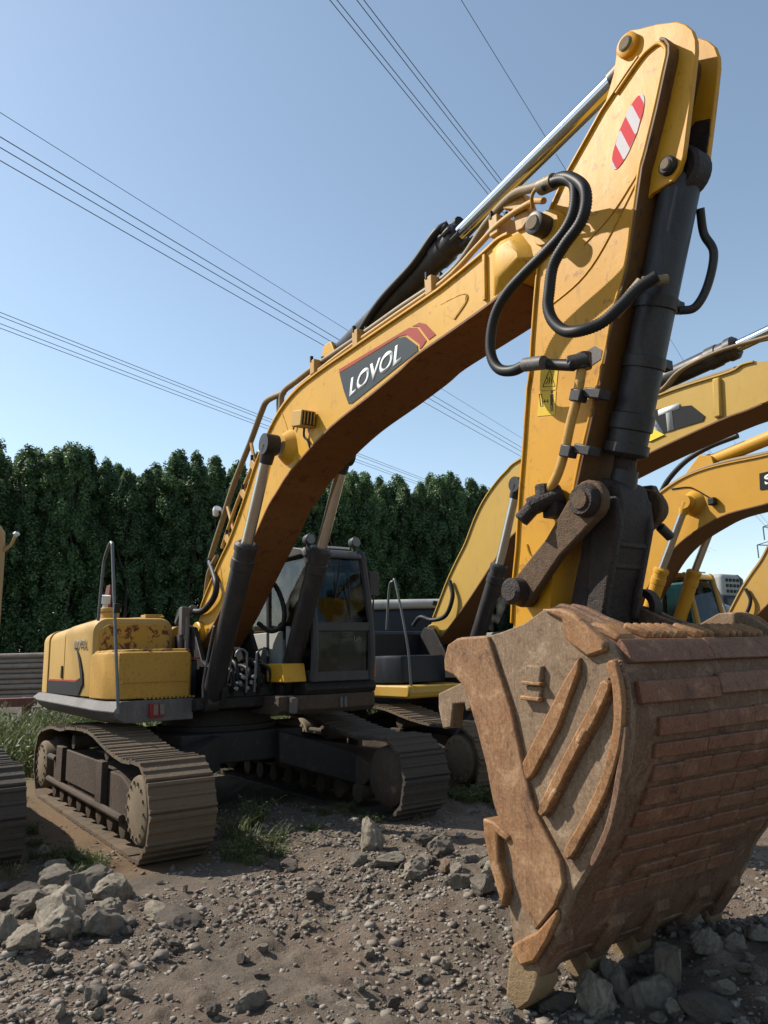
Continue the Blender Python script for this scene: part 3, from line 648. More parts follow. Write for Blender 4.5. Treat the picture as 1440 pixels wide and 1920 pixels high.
# counterweight, hood, rear side door
def section(y0, y1, z0, z1, r): return rounded_rect(y0, y1, z0, z1, r, 6, (1, 1, 0, 0))
m = MB(); loft_x(m, [-3.34, -3.28, -3.1, -2.9, -2.47], [section(-.95, .95, 1.42, 2.02, .1), section(-1.15, 1.15, 1.36, 2.10, .12), section(-1.40, 1.40, 1.33, 2.15, .14), section(-1.50, 1.50, 1.33, 2.17, .14), section(-1.52, 1.52, 1.33, 2.19, .14)])
m.build('counterweight', 'body_yellow', EX, .01)
m = MB(); loft_x(m, [-2.44, -1.53], [section(-1.505, 1.5, 1.335, 2.18, .15), section(-1.505, 1.5, 1.335, 2.21, .15)]); rd = m.build('side_door', 'body_yellow', EX, .008)
MB().box((-1.6, -1.512, 1.62), (.07, .02, .16)).build('door_latch', 'dark', rd, .004)
m = MB(); loft_x(m, [-1.50, -.30, -.23, -.19], [section(-1.505, -.47, 1.335, 2.22, .15), section(-1.49, -.49, 1.335, 2.255, .16), section(-1.47, -.51, 1.335, 2.24, .17), section(-1.42, -.55, 1.335, 2.19, .16)])
hd = m.build('hood', 'body_yellow', EX, .006)
m = MB(); m.prism([(-.192, 0), (-.180, 0), (-.180, 1), (-.192, 1)], 0, 1)
# rust-eaten front sheet of the hood: a shallow pressed panel over the front
ol = section(-1.405, -.565, 1.84, 2.175, .13)
m = MB(); m.ring([[(-.192, p[0], p[1]) for p in ol], [(-.172, p[0], p[1]) for p in ol]]); m.build('front_sheet', 'rusty_yellow', hd, .01)
m = MB(); loft_x(m, [-1.5, -.6], [section(-.44, 1.5, 1.335, 2.17, .15), section(-.44, 1.5, 1.335, 2.17, .15)]); m.build('engine_hood', 'body_yellow', EX, .008)
m = MB(); m.cyl((-.55, -1.2, 2.2), (-.55, -1.2, 2.34), .11, n=18); m.cyl((-.55, -1.2, 2.34), (-.55, -1.2, 2.39), .13, n=18); m.build('fuel_cap', 'body_yellow', EX, .008)
m = MB(); m.cyl((-.75, -1.22, 2.2), (-.72, -1.22, 2.50), .03, n=10); m.cyl((-.72, -1.22, 2.46), (-.70, -1.22, 2.56), .06, n=12); m.build('beacon', 'decalwhite', EX)
m = MB(); m.prism([(-1.45, 2.2), (-1.0, 2.2), (-.92, 2.72), (-1.08, 2.72)], -1.12, -1.08); m.build('mirror_plate', 'redsteel', EX, .005)
m = MB(); m.box((-.45, -.72, 2.27), (.2, .2, .07)); m.tube([(-.9, -1.1, 2.265), (-.3, -.6, 2.275)], .012, 6); m.build('hood_bracket', 'body_yellow', EX, .006)
text_mesh('LOVOL', 'lettering', 'text_dim', hd, (-.98, -1.509, 1.90), (1, 0, 0), (0, 0, 1), .11, .62, 0, .003, .02)
m = MB(); m.prism([(-2.44, 1.34), (-.66, 1.34), (-.50, 1.46), (-.55, 1.56), (-.78, 1.50), (-2.44, 1.50)], -1.512, -1.506); m.build('grey_stripe', 'decalgrey', hd)
m = MB(); m.prism([(-2.44, 1.505), (-.80, 1.505), (-.60, 1.55), (-.80, 1.525), (-2.44, 1.525)], -1.513, -1.506); m.build('red_stripe', 'decalred', hd)
m = MB(); m.prism([(-.58, 1.56), (-.54, 1.44), (-.45, 1.47), (-.50, 1.62), (-.66, 1.80), (-.86, 1.92), (-.70, 1.74)], -1.513, -1.507); m.build('swoosh_decal', 'decalgrey', hd)
# tool box ahead of the hood
plan = [(-.17, -1.50), (.36, -1.50), (.46, -1.49), (.66, -1.40), (.70, -1.32), (.70, -.62), (.66, -.59), (-.17, -.59)]
m = MB()
def planbox(m, plan, z0, z1, shrink=.0, top=.05):
    cx_ = sum(p[0] for p in plan) / len(plan); cy_ = sum(p[1] for p in plan) / len(plan)
    def ring(z, s): return [(p[0] + (cx_ - p[0]) * s, p[1] + (cy_ - p[1]) * s, z) for p in plan]
    m.ring([ring(z0, 0), ring(z1 - top, 0), ring(z1 - top * .35, .025), ring(z1, .09)])
planbox(m, plan, 1.325, 1.835); tb = m.build('tool_box', 'speckled_yellow', EX, .012)
m = MB(); planbox(m, [(-.16, -1.46), (.40, -1.46), (.62, -1.37), (.66, -1.3), (.66, -.6), (-.16, -.6)], 1.825, 1.86, top=.02); m.build('lid', 'rusty_yellow', tb, .006)
m = MB()
for k in range(13): m.box((.712, -1.12 + .045 * k, 1.325 + .003 * (k % 2)), (.05, .022, .02))
m.build('grip_strip', 'speckled_yellow', tb)
MB().tube([(.706, -1.38, 1.50), (.706, -.63, 1.50)], .006, 5).build('pressed_seam', 'speckled_yellow', tb)
hose(EX, [(.92, -1.46, 1.20), (.88, -1.48, 1.6), (.60, -1.5, 2.9), (.56, -1.5, 3.02), (.48, -1.5, 3.05), (.30, -1.5, 2.93), (.22, -1.5, 2.80), (.10, -1.5, 2.2)], .017, 'steel', 12, name='handrail')
m = MB(); m.box((.74, -1.47, 2.30), (.07, .07, .10)); m.build('handrail_clamp', 'dark', EX, .008)
# front centre: boom mounts, hoses, valve clutter
for s_ in (-1, 1):
    m = MB(); m.prism([(-.45, 1.3), (1.05, 1.22), (1.12, 1.40), (.95, 1.55), (.45, 1.72), (.16, 2.12), (-.10, 2.16), (-.28, 1.9)], s_ * .36 - .03, s_ * .36 + .03); m.build('boom_mount', 'dark', EX, .01)
m = MB(); m.box((.3, 0, 1.36), (1.3, .66, .12)); m.box((-.5, 0, 1.7), (.2, .7, .7)); m.build('mount_floor', 'dark', EX, .01)
m = MB(); m.box((.15, -.52, 1.52), (.7, .13, .42)); m.build('valve_cover', 'navy', EX, .015)
MB().box((.45, -.52, 1.745), (.3, .12, .02)).build('red_tag', 'redplastic', EX)
for k in range(7):
    y = -.24 + .08 * k; z = 1.62 + .08 * math.sin(k * 2.1); xx = .95 + .03 * math.cos(k * 3)
    hose(EX, [(.2, y * .6, 1.5), (.62, y, z + .02), (xx, y, z - .02), (xx + .03, y + .015, 1.48), (xx - .05, y + .03, 1.32)], .026, 'rubber', 8)
for s_ in (-1, 1):
    P = [(1.02, s_ * .05 - .02, 1.35), (1.06, s_ * .06 - .02, 1.75)] + [(1.06, -.02 + s_ * (.06 + .07 * (1 - math.cos(R(a)))), 1.75 + .08 * math.sin(R(a))) for a in range(30, 200, 30)]
    hose(EX, P, .014, 'steel', 8, name='curved_pipe')
hose(EX, [(.9, -.30, 1.36), (1.0, -.28, 1.5), (1.04, -.26, 1.74)], .01, 'steel', 6, name='curved_pipe')
m = MB()
for k in range(6): m.cyl((.98, -.20 + .045 * k, 1.40 + .06 * (k % 3)), (1.05, -.20 + .045 * k, 1.40 + .06 * (k % 3)), .024, n=8)
m.build('hose_fitting', 'steel', EX)
# swivel hoses behind the boom foot
hose(EX, [(-.55, -.34, 2.22), (-.42, -.34, 2.36), (-.157, -.32, 2.345), (.196, -.3, 2.313), (.483, -.3, 2.395), (.638, -.3, 2.504), (.62, -.29, 2.64), (.36, -.23, 2.81), (.10, -.16, 2.93), (.07, -.15, 3.0)], .038, 'rubber', 12, ribbed=True)
m = MB(); m.cyl((-.5, -.34, 2.2), (-.3, -.34, 2.38), .055, n=14); m.cyl((-.25, -.33, 2.30), (-.02, -.32, 2.36), .055, n=14); m.box((.04, -.46, 2.2), (.1, .1, .34)); m.tube([(.0, -.48, 2.2), (-.05, -.48, 1.5)], .035, 8); m.tube([(.1, -.44, 2.25), (.1, -.44, 1.7)], .03, 8); m.build('hose_clamp', 'grey', EX, .006)
hose(EX, [(.55, .30, 2.15), (.75, .36, 2.05), (.95, .42, 2.10), (1.0, .42, 2.3), (.9, .38, 2.55), (.78, .30, 2.7)], .03, 'rubber', 10)
# front sheet under the cab and beside it
m = MB(); m.prism([(.3, 1.30), (1.36, 1.30), (1.40, 1.36), (1.36, 1.44), (.3, 1.44)], .50, 1.46); m.build('cab_base', 'dark', EX, .01)
m = MB(); m.prism([(.3, 1.09), (1.30, 1.09), (1.36, 1.14), (1.36, 1.298), (.3, 1.298)], .18, 1.46); m.build('front_skirt', 'trackframe', EX, .012)
m = MB(); m.prism([(.9, 1.45), (1.36, 1.45), (1.30, 1.66), (.9, 1.66)], .24, .53); m.build('corner_panel', 'yellow', EX, .012)
m = MB(); m.prism([(1.0, 1.67), (1.22, 1.67), (1.18, 2.0), (1.0, 2.1)], .44, .50); m.build('step_panel', 'cabpale', EX, .01)
m = MB(); m.cyl((1.37, .34, 1.12), (1.40, .34, 1.28), .05, n=10); m.build('tow_eye', 'grey', EX)
m = MB(); m.box((1.365, .98, 1.20), (.02, .035, .12)); m.box((1.365, 1.04, 1.20), (.02, .035, .12)); m.build('skirt_slot', 'grey', EX)
cab, lw = make_cab(EX)
lamp(cab, (1.18, .66, 3.13)); lamp(cab, (1.20, 1.30, 3.13))
m = MB(); m.prism([(1.38, 1.48), (1.40, 1.48), (1.41, 1.72), (1.39, 1.72)], 1.36, 1.45); m.build('side_reflector', 'orange', cab)
text_mesh('UA', 'lettering', 'text_dim', lw, (1.432, 1.13, 1.90), (0, 1, 0), (.05, 0, 1), .06, .10, 0, .003, .0)
hose(EX, [(1.15, 1.46, 2.1), (1.15, 1.58, 2.15), (1.16, 1.6, 2.6), (1.1, 1.56, 2.8), (1.0, 1.46, 2.85)], .012, 'cabgrey', 6, name='mirror_arm')
MB().box((1.16, 1.61, 2.62), (.05, .16, .32)).build('mirror', 'cabgrey', EX, .02)

# --- boom
BT = [(.02, 2.30), (.10, 2.42), (.58, 2.836), (.93, 3.10), (1.31, 3.48), (1.66, 3.88), (2.10, 4.24), (2.56, 4.41), (3.1, 4.46), (3.63, 4.475), (4.03, 4.485), (4.84, 4.50), (5.04, 4.51), (5.48, 4.56), (5.66, 4.59), (5.86, 4.565), (6.12, 4.56)]
BB = [(6.10, 4.32), (5.95, 4.265), (5.63, 4.183), (5.49, 4.159), (5.17, 4.129), (4.65, 4.085), (4.41, 4.03), (3.96, 3.955), (3.46, 3.885), (3.10, 3.805), (2.77, 3.705), (2.39, 3.57), (2.19, 3.46), (1.95, 3.326), (1.647, 3.075), (1.226, 2.739), (.79, 2.391), (.52, 2.182), (.28, 2.03), (.10, 1.90)]
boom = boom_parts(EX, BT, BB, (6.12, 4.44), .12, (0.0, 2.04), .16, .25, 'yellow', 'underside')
yb = -.2405
# reinforced tip casting: faceted lumps on both cheeks
for s_ in (-1, 1):
    a = [(5.56, 4.20), (5.58, 4.56), (5.66, 4.585), (5.86, 4.55), (5.95, 4.40), (5.97, 4.30), (5.66, 4.20)]
    mid = [(5.64, 4.30), (5.66, 4.46), (5.69, 4.50), (5.80, 4.50), (5.87, 4.40), (5.88, 4.33), (5.70, 4.28)]
    v = [(p[0], s_ * .238, p[1]) for p in a] + [(p[0], s_ * .30, p[1]) for p in mid]
    MB().add(v, [(i, (i + 1) % 7, 7 + (i + 1) % 7, 7 + i) for i in range(7)] + [tuple(range(7, 14))]).build('tip_casting', 'yellow', boom, .012)
    MB().lathe((6.12, s_ * .27, 4.44), (6.12, s_ * .39, 4.44), [(0, .075), (.95, .075), (1, .06)], 24).build('pivot_pin', 'black', boom)
    MB().lathe((6.12, s_ * .388, 4.44), (6.12, s_ * .40, 4.44), [(0, .052), (1, .045)], 20).build('pin_cap', 'disc', boom)
    MB().lathe((2.40, s_ * .22, 3.87), (2.40, s_ * .33, 3.87), [(0, .20), (.6, .15), (1, .115)], 28).build('cylinder_boss', 'yellow', boom)
MB().strip([(5.50, 4.20), (5.51, 4.38), (5.52, 4.55)], -.262, -.236, .03).build('weld_rib', 'yellow', boom, .006)
# seam lines and a half-round patch
m = MB(); P = [(4.97, 4.36), (5.0, 4.37)]
hose(boom, [(4.98, yb - .001, 4.385), (5.20, yb - .001, 4.365), (5.285, yb - .001, 4.335), (5.27, yb - .001, 4.28), (5.13, yb - .001, 4.20)], .005, 'yellow', 6, name='weld_seam')
MB().prism([(4.985, 4.40), (5.20, 4.375), (5.275, 4.335), (5.262, 4.285), (5.12, 4.205), (5.0, 4.3)], -.2435, -.2375).build('reinforcement_plate', 'yellow', boom)
for x0, z0, x1, z1 in ((2.25, 4.30, 2.62, 3.66), (1.28, 3.36, 1.52, 2.99), (.62, 2.84, .78, 2.40)): hose(boom, [(x0, yb - .0005, z0), ((x0 + x1) / 2, yb - .0005, (z0 + z1) / 2), (x1, yb - .0005, z1)], .0045, 'yellow', 6, name='weld_seam')
# decals
MB().prism([(3.45, 4.325), (3.52, 4.14), (3.60, 3.985), (3.66, 3.972), (4.665, 4.116), (4.66, 4.16), (4.50, 4.30), (4.40, 4.325)], -.2435, -.2382).build('decal_panel', 'decaldark', boom)
MB().prism([(3.445, 4.335), (4.41, 4.335), (4.52, 4.31), (4.69, 4.16), (4.69, 4.122), (4.72, 4.126), (4.78, 4.16), (4.66, 4.315), (4.56, 4.355), (3.445, 4.372)], -.2430, -.2382).build('red_band', 'decalred', boom)
MB().prism([(4.60, 4.352), (4.69, 4.315), (4.81, 4.155), (4.90, 4.165), (4.78, 4.30), (4.70, 4.345)], -.2430, -.2382).build('red_flash', 'decalred', boom)
uu = Vector((.995, 0, .075)).normalized()
text_mesh('LOVOL', 'lettering', 'decalwhite', boom, (3.615, -.2437, 4.045), uu, (0, 0, 1), .165, .83, .25, .003, .028)
# amber stripe remnants near the lower boom
for z in (0, .07): MB().prism([(1.50 + z, 3.42 + z), (1.56 + z, 3.47 + z), (1.50 + z, 3.20 + z), (1.46 + z, 3.17 + z)], -.2435, -.2385).build('red_flash', 'decalred', boom)
# lamp box
bl = MB().box((2.90, -.33, 4.02), (.20, .16, .16), Matrix.Rotation(R(12), 3, 'Y')).build('lamp_box', 'body_yellow', boom, .01)
MB().box((3.003, -.33, 4.00), (.012, .13, .13), Matrix.Rotation(R(12), 3, 'Y')).build('lamp_grille', 'dark', bl)
for k in range(4): MB().box((3.012, -.38 + .035 * k, 4.00), (.012, .01, .12), Matrix.Rotation(R(12), 3, 'Y')).build('grille_bar', 'body_yellow', bl)
hose(boom, [(2.82, -.28, 3.96), (2.80, -.27, 3.88), (2.86, -.26, 3.82), (2.90, -.26, 3.74)], .012, 'rubber', 6, name='lamp_cable')
hose(boom, [(2.80, -.27, 4.05), (2.62, -.26, 4.08), (2.55, -.26, 4.02)], .008, 'rubber', 6, name='lamp_cable')
# hydraulic pipes on the boom's back
def off(pts, y, d): 
    o_ = []
    for i, p in enumerate(pts):
        q0 = Vector(pts[max(i - 1, 0)]); q1 = Vector(pts[min(i + 1, len(pts) - 1)]); t = (q1 - q0).normalized(); o_.append((p[0] - t.y * d, y, p[1] + t.x * d))
    return o_
hose(boom, [(.62, -.16, 2.98)] + off(BT[3:7], -.16, .10) + [(2.12, -.16, 4.56), (2.5, -.16, 4.60)] + off([(2.9, 4.47), (3.63, 4.475), (4.3, 4.49), (5.04, 4.51)], -.16, .15) + [(5.5, -.2, 4.82), (5.85, -.28, 4.82), (6.12, -.36, 4.70), (6.27, -.40, 4.62)], .032, 'pipe', 10, name='boom_pipe')
hose(boom, off(BT[2:9], -.215, .055) + off([(3.63, 4.475), (4.3, 4.49), (5.0, 4.51)], -.215, .07) + [(5.4, -.23, 4.66), (5.7, -.26, 4.70), (6.03, -.3, 4.66), (6.2, -.36, 4.56)], .022, 'ypipe', 8, name='boom_pipe')
hose(boom, off(BT[2:9], -.02, .06) + off([(3.63, 4.475), (4.3, 4.49), (4.7, 4.5)], -.02, .08), .03, 'pipe', 8, name='boom_pipe')
hose(boom, off(BT[3:9], .13, .07) + off([(3.63, 4.475), (4.3, 4.49)], .13, .09), .03, 'pipe', 8, name='boom_pipe')
hose(boom, [(2.12, -.15, 4.57), (1.72, -.15, 4.60), (1.55, -.15, 4.50), (1.30, -.15, 4.26), (1.0, -.15, 4.0), (.74, -.15, 3.76), (.40, -.15, 3.37), (.12, -.15, 3.05), (.06, -.15, 2.95)], .035, 'pipe', 10, name='boom_pipe')
hose(boom, [(1.52, -.22, 3.92), (1.31, -.22, 3.74), (1.06, -.22, 3.53), (.77, -.22, 3.23), (.62, -.22, 3.05)], .02, 'ypipe', 8, name='boom_pipe')
hose(boom, [(.42, -.2, 2.98), (.22, -.2, 2.86), (.12, -.2, 2.74), (.05, -.2, 2.5)], .028, 'pipe', 8, name='boom_pipe')
for (x0, z0, x1, z1) in ((1.28, 4.22, 1.52, 3.72), (.60, 3.58, .90, 3.14)): MB().tube([(x0, -.15, z0), (x1, -.17, z1)], .022, 6).build('pipe_bracket', 'ypipe', boom)
hose(boom, [(1.38, -.12, 3.72), (1.34, -.12, 3.92), (1.42, -.12, 4.06), (1.58, -.12, 4.02), (1.74, -.14, 4.02)], .03, 'steel', 10, name='guard_loop')
hose(boom, [(1.95, -.12, 4.34), (1.93, -.12, 4.52), (2.02, -.12, 4.60), (2.3, -.14, 4.60)], .026, 'steel', 10, name='guard_loop')
for (x, z, a) in ((.85, 3.12, 45), (1.30, 3.58, 48), (1.55, 3.87, 50), (2.95, 4.56, 2), (3.75, 4.57, 1), (4.85, 4.60, 1), (5.62, 4.72, 0)):
    MB().box((x, -.16, z), (.09, .20, .15), Matrix.Rotation(R(-a), 3, 'Y')).build('pipe_clamp', 'ypipe', boom, .008)
    MB().cyl((x - .02, -.25, z + .06), (x - .02, -.25, z + .12), .018, n=6).build('clamp_bolt', 'dark', boom); MB().cyl((x + .03, -.15, z + .06), (x + .03, -.15, z + .12), .018, n=6).build('clamp_bolt', 'dark', boom)
MB().prism([(5.84, 4.56), (5.90, 4.55), (5.98, 4.60), (5.93, 4.80), (5.80, 4.86), (5.72, 4.80), (5.82, 4.74)], -.26, -.16).build('hose_bracket', 'ypipe', boom, .008)
MB().lathe((.34, -.20, 3.50), (.42, -.20, 3.58), [(0, .03), (.6, .055), (1, .05)], 12).build('lower_lamp', 'decalwhite', boom); MB().tube([(.40, -.19, 3.53), (.53, -.15, 3.52)], .02, 6).build('lamp_bracket', 'dark', boom)
# --- cylinders
for s_ in (-1, 1): cylinder_ram(EX, 'boom_cylinder', (.92, s_ * .45, 1.27), (1.86, s_ * .45, 2.93), (2.40, s_ * .45, 3.87), .112, .062, .15, 'black', 'dullchrome')
hose(EX, [(1.02, -.585, 1.32), (1.05, -.59, 1.5), (1.28, -.585, 2.02), (1.30, -.57, 2.08)], .012, 'steel', 6, name='cylinder_pipe')
cylinder_ram(EX, 'arm_cylinder', (3.05, 0, 4.70), (4.98, 0, 5.06), (6.76, 0, 5.385), .108, .068, .16, 'black', 'chrome')
m = MB(); m.prism([(2.82, 4.44), (3.3, 4.46), (3.12, 4.80), (2.98, 4.80)], -.14, -.10); m.prism([(2.82, 4.44), (3.3, 4.46), (3.12, 4.80), (2.98, 4.80)], .10, .14); m.build('cylinder_lug', 'yellow', boom, .008)
hose(EX, [(3.5, -.10, 4.68), (4.0, -.13, 4.86), (4.5, -.13, 4.98), (4.80, -.12, 5.12), (4.9, -.06, 5.17)], .034, 'rubber', 10)
hose(EX, [(4.70, .02, 5.15), (4.85, .03, 5.19), (4.95, .02, 5.19)], .05, 'rubber', 10)
m = MB()
for k in range(10):
    a = 2 * math.pi * k / 10; c = Vector((4.90, 0, 5.045)) + Vector((-.18 * math.sin(a) * .7, .125 * math.cos(a), .125 * math.sin(a))); m.cyl(c, c + Vector((.09, 0, .016)), .02, n=6)
m.build('gland_bolt', 'black', EX)
# --- stick
SL = [(6.985, 5.205), (6.882, 5.187), (6.807, 5.148), (6.683, 5.074), (6.587, 5.016), (6.416, 4.877), (6.256, 4.749), (6.123, 4.60), (6.02, 4.40), (5.955, 4.16), (5.92, 3.99), (5.875, 3.754), (5.845, 3.557), (5.81, 3.442), (5.739, 3.044), (5.673, 2.715), (5.618, 2.387), (5.573, 2.192), (5.53, 1.90), (5.52, 1.62), (5.56, 1.52), (5.66, 1.48), (5.76, 1.52), (5.80, 1.62)]
SR = [(5.86, 1.95), (5.93, 2.3), (5.985, 2.47), (6.069, 2.54), (6.126, 2.63), (6.21, 2.84), (6.313, 3.092), (6.42, 3.35), (6.482, 3.528), (6.575, 3.74), (6.664, 3.93), (6.732, 4.166), (6.822, 4.48), (6.862, 4.56), (6.958, 4.78), (7.032, 4.97), (7.068, 5.06), (7.074, 5.11), (7.055, 5.16), (7.025, 5.19)]
stick = MB().prism(SL + SR, -.197, .197).build('stick', 'stick_yellow', EX)
stick['label'] = 'amber stick with hazard sticker and black hoses'
MB().strip(SR[3:], -.212, .212, .02).mesh('x')
fp = MB(); fp.strip(SR[3:][::-1], -.214, .214, .018); fp.build('front_plate', 'grimy', stick, .004)
MB().strip(SL[1:19][::-1], -.214, .214, .016).build('back_plate', 'stick_yellow', stick, .004)
# raised edge bead along the cheek
for s_ in (-1,):
    hose(stick, [(p[0], -.203, p[1]) for p in [(5.97, 2.50), (6.05, 2.53), (6.12, 2.65), (6.20, 2.86), (6.41, 3.36), (6.56, 3.74), (6.66, 3.96), (6.72, 4.17), (6.81, 4.48), (6.85, 4.57), (6.945, 4.79), (7.02, 4.98), (7.055, 5.07), (7.055, 5.12), (7.02, 5.175), (6.96, 5.185), (6.88, 5.165), (6.70, 5.065)]], .012, 'stick_yellow', 8, name='edge_bead')
hose(stick, [(5.70, -.199, 2.40), (5.73, -.199, 2.32), (5.80, -.199, 2.26), (5.88, -.199, 2.28), (5.97, -.199, 2.46)], .012, 'stick_yellow', 8, name='edge_bead')
for z in (2.20, 2.15): hose(stick, [(5.60, -.198, z - .01), (5.74, -.198, z), (5.88, -.198, z - .01)], .004, 'stick_yellow', 6, name='weld_seam')
for P in ([(6.83, -.1985, 4.50), (6.6, -.1985, 4.32), (6.36, -.1985, 4.22)], [(6.82, -.1985, 4.46), (6.4, -.1985, 4.05), (5.98, -.1985, 3.92)]): hose(stick, P, .005, 'stick_yellow', 6, name='weld_seam')
BRK = [(6.60, 4.20), (6.82, 4.345), (6.887, 4.345), (6.964, 4.344), (7.014, 4.39), (7.045, 4.449), (7.066, 4.523), (7.101, 4.659), (7.123, 4.744), (7.158, 4.883), (7.193, 5.03), (7.199, 5.10), (7.185, 5.175), (7.15, 5.24), (7.098, 5.30), (6.97, 5.385), (6.854, 5.445), (6.79, 5.485), (6.745, 5.485), (6.700, 5.455), (6.674, 5.40), (6.64, 5.284), (6.553, 5.12), (6.45, 4.95)]
for s_ in (-1, 1): MB().prism(BRK, s_ * .11 - .018, s_ * .11 + .018).build('bracket_plate', 'stick_yellow', stick, .006)
MB().prism([(6.66, 4.25), (6.82, 4.36), (6.964, 4.355), (7.03, 4.45), (7.095, 4.66), (7.11, 4.74), (7.02, 4.78), (6.95, 4.74), (6.88, 4.70), (6.82, 4.6)], .083, .093).build('grease_coat', 'greasy', stick)
MB().lathe((6.965, -.075, 4.44), (6.965, .075, 4.44), [(0, .12), (.1, .14), (.9, .14), (1, .12)], 24).build('cylinder_head', 'greasy', stick)
for (x, z, r) in ((6.77, 5.384, .075), (6.955, 4.44, .055)):
    MB().lathe((x, -.165, z), (x, .165, z), [(0, r * .8), (.03, r), (.97, r), (1, r * .8)], 28).build('bracket_boss', 'stick_yellow' if r > .06 else 'dark', stick)
    MB().lathe((x, -.178, z), (x, .178, z), [(0, r * .5), (.02, r * .62), (.98, r * .62), (1, r * .5)], 24).build('pin_end', 'disc', stick)
# hazard oval: red and white bars clipped to an ellipse
C0 = Vector((6.752, 4.765)); AX = Vector((.118, .18)); AX.normalize(); BX = Vector((-AX.y, AX.x)); LA, LB = .215, .075
def oval(t0, t1):
    pts = []
    SH = .55
    def xy(u, v): return C0 + AX * (u * LA) + BX * (v * LB)
    N = 14; up = []; dn = []
    for k in range(N + 1):
        v = -1 + 2 * k / N
        lim = math.sqrt(max(0, 1 - v * v)); a_ = max(-lim, min(lim, t0 + SH * v * .5)); b_ = max(-lim, min(lim, t1 + SH * v * .5))
        dn.append(xy(a_, v)); up.append(xy(b_, v))
    return [tuple(p) for p in dn + up[::-1]]
for k in range(7):
    a_ = -1.3 + 2.6 * k / 7; o_ = oval(a_, a_ + 2.6 / 7)
    MB().prism(o_, -.2005, -.1965).build('hazard_bar', 'reflred' if k % 2 == 1 else 'reflwhite', stick)
# warning stickers
MB().prism([(5.925, 3.535), (6.075, 3.49), (6.046, 3.36), (5.905, 3.40)], -.2003, -.1968).build('warning_sticker', 'stickery', stick)
MB().prism([(5.902, 3.392), (6.044, 3.352), (6.022, 3.20), (5.868, 3.232)], -.2003, -.1968).build('warning_sticker', 'stickery', stick)
def ink(pts, r=.0028): return MB().tube([(p[0], -.2010, p[1]) for p in pts], r, 5)
m = MB()
for P in ([(5.935, 3.415), (6.04, 3.385), (6.005, 3.512), (5.935, 3.415)], [(5.965, 3.425), (5.985, 3.445), (5.975, 3.47)], [(5.99, 3.415), (6.0, 3.46)], [(6.015, 3.41), (6.012, 3.45)], [(5.90, 3.375), (5.905, 3.29), (5.925, 3.285), (5.92, 3.37), (5.90, 3.375)], [(5.935, 3.315), (5.975, 3.305)], [(5.945, 3.325), (5.935, 3.315), (5.945, 3.305)], [(5.965, 3.318), (5.975, 3.305), (5.963, 3.298)]):
    m.tube([(p[0], -.2010, p[1]) for p in P], .0026, 5)
m.prism([(5.995, 3.345), (6.022, 3.338), (6.018, 3.29), (6.012, 3.29), (6.012, 3.225), (6.004, 3.227), (6.003, 3.27), (5.998, 3.27), (5.995, 3.229), (5.988, 3.23), (5.991, 3.30)], -.2012, -.199); m.cyl((6.011, -.2012, 3.356), (6.011, -.199, 3.356), .010, n=10)
m.build('pictogram', 'stickerink', stick)
# scuffed primer patch
MB().prism([(6.27, 3.46), (6.32, 3.53), (6.38, 3.535), (6.43, 3.49), (6.42, 3.44), (6.33, 3.42)], -.2002, -.1968).build('primer_patch', 'grey', stick)
# stick pipe, clamps, hose ends
hose(stick, [(6.362, -.30, 3.42), (6.335, -.30, 3.33), (6.29, -.30, 3.20), (6.228, -.30, 3.06), (6.16, -.30, 2.89), (6.10, -.30, 2.78), (6.03, -.29, 2.715), (5.97, -.28, 2.69)], .03, 'ypipe', 12, name='stick_pipe')
for (x, z) in ((6.31, 3.22), (6.20, 2.90)):
    m = MB(); m.box((x, -.30, z), (.085, .075, .075), Matrix.Rotation(R(22), 3, 'Y')); m.box((x + .10, -.255, z - .012), (.13, .10, .06), Matrix.Rotation(R(22), 3, 'Y')); m.build('pipe_clamp', 'black', stick, .008)
m = MB(); m.cyl((6.30, -.36, 3.42), (6.42, -.30, 3.42), .045, n=12); m.cyl((6.37, -.30, 3.37), (6.375, -.30, 3.47), .045, n=12); m.build('hose_joint', 'black', stick, .006)
m = MB(); m.cyl((5.90, -.36, 2.60), (6.06, -.22, 2.68), .06, n=14); m.cyl((5.86, -.40, 2.52), (5.93, -.33, 2.62), .05, n=12); m.cyl((5.97, -.30, 2.62), (5.97, -.30, 2.74), .05, n=10); m.box((6.0, -.24, 2.58), (.12, .1, .10)); m.build('shutoff_valve', 'greasy', stick, .01)
HA = [(6.265, 4.602), (6.394, 4.575), (6.482, 4.51), (6.506, 4.432), (6.478, 4.304), (6.393, 4.22), (6.242, 4.163), (6.05, 4.107), (5.883, 4.044), (5.762, 3.942), (5.702, 3.798), (5.701, 3.659), (5.768, 3.55), (5.893, 3.498), (6.049, 3.491), (6.194, 3.447), (6.344, 3.39)]
HB = [(6.30, 4.62), (6.42, 4.58), (6.513, 4.506), (6.593, 4.396), (6.597, 4.291), (6.543, 4.193), (6.414, 4.118), (6.311, 4.026), (6.266, 3.878), (6.249, 3.782), (6.28, 3.68), (6.363, 3.585), (6.48, 3.54), (6.596, 3.555), (6.701, 3.63), (6.789, 3.709), (6.885, 3.758)]
hose(EX, [(p[0], -.42 + (.06 if i > 14 else 0), p[1]) for i, p in enumerate(HA)], .035, 'rubber', 14, True)
hose(EX, [(p[0], -.40 - .015 * min(i, 3) + (.05 * max(0, i - 12) if i > 12 else 0), p[1]) for i, p in enumerate(HB)], .035, 'rubber', 14, True)
m = MB(); m.cyl((6.22, -.40, 4.63), (6.34, -.41, 4.60), .052, n=14); m.build('hose_ferrule', 'pipe', EX)
m = MB(); m.cyl((6.00, -.42, 3.50), (6.16, -.42, 3.46), .044, n=14); m.build('hose_ferrule', 'grey', EX)
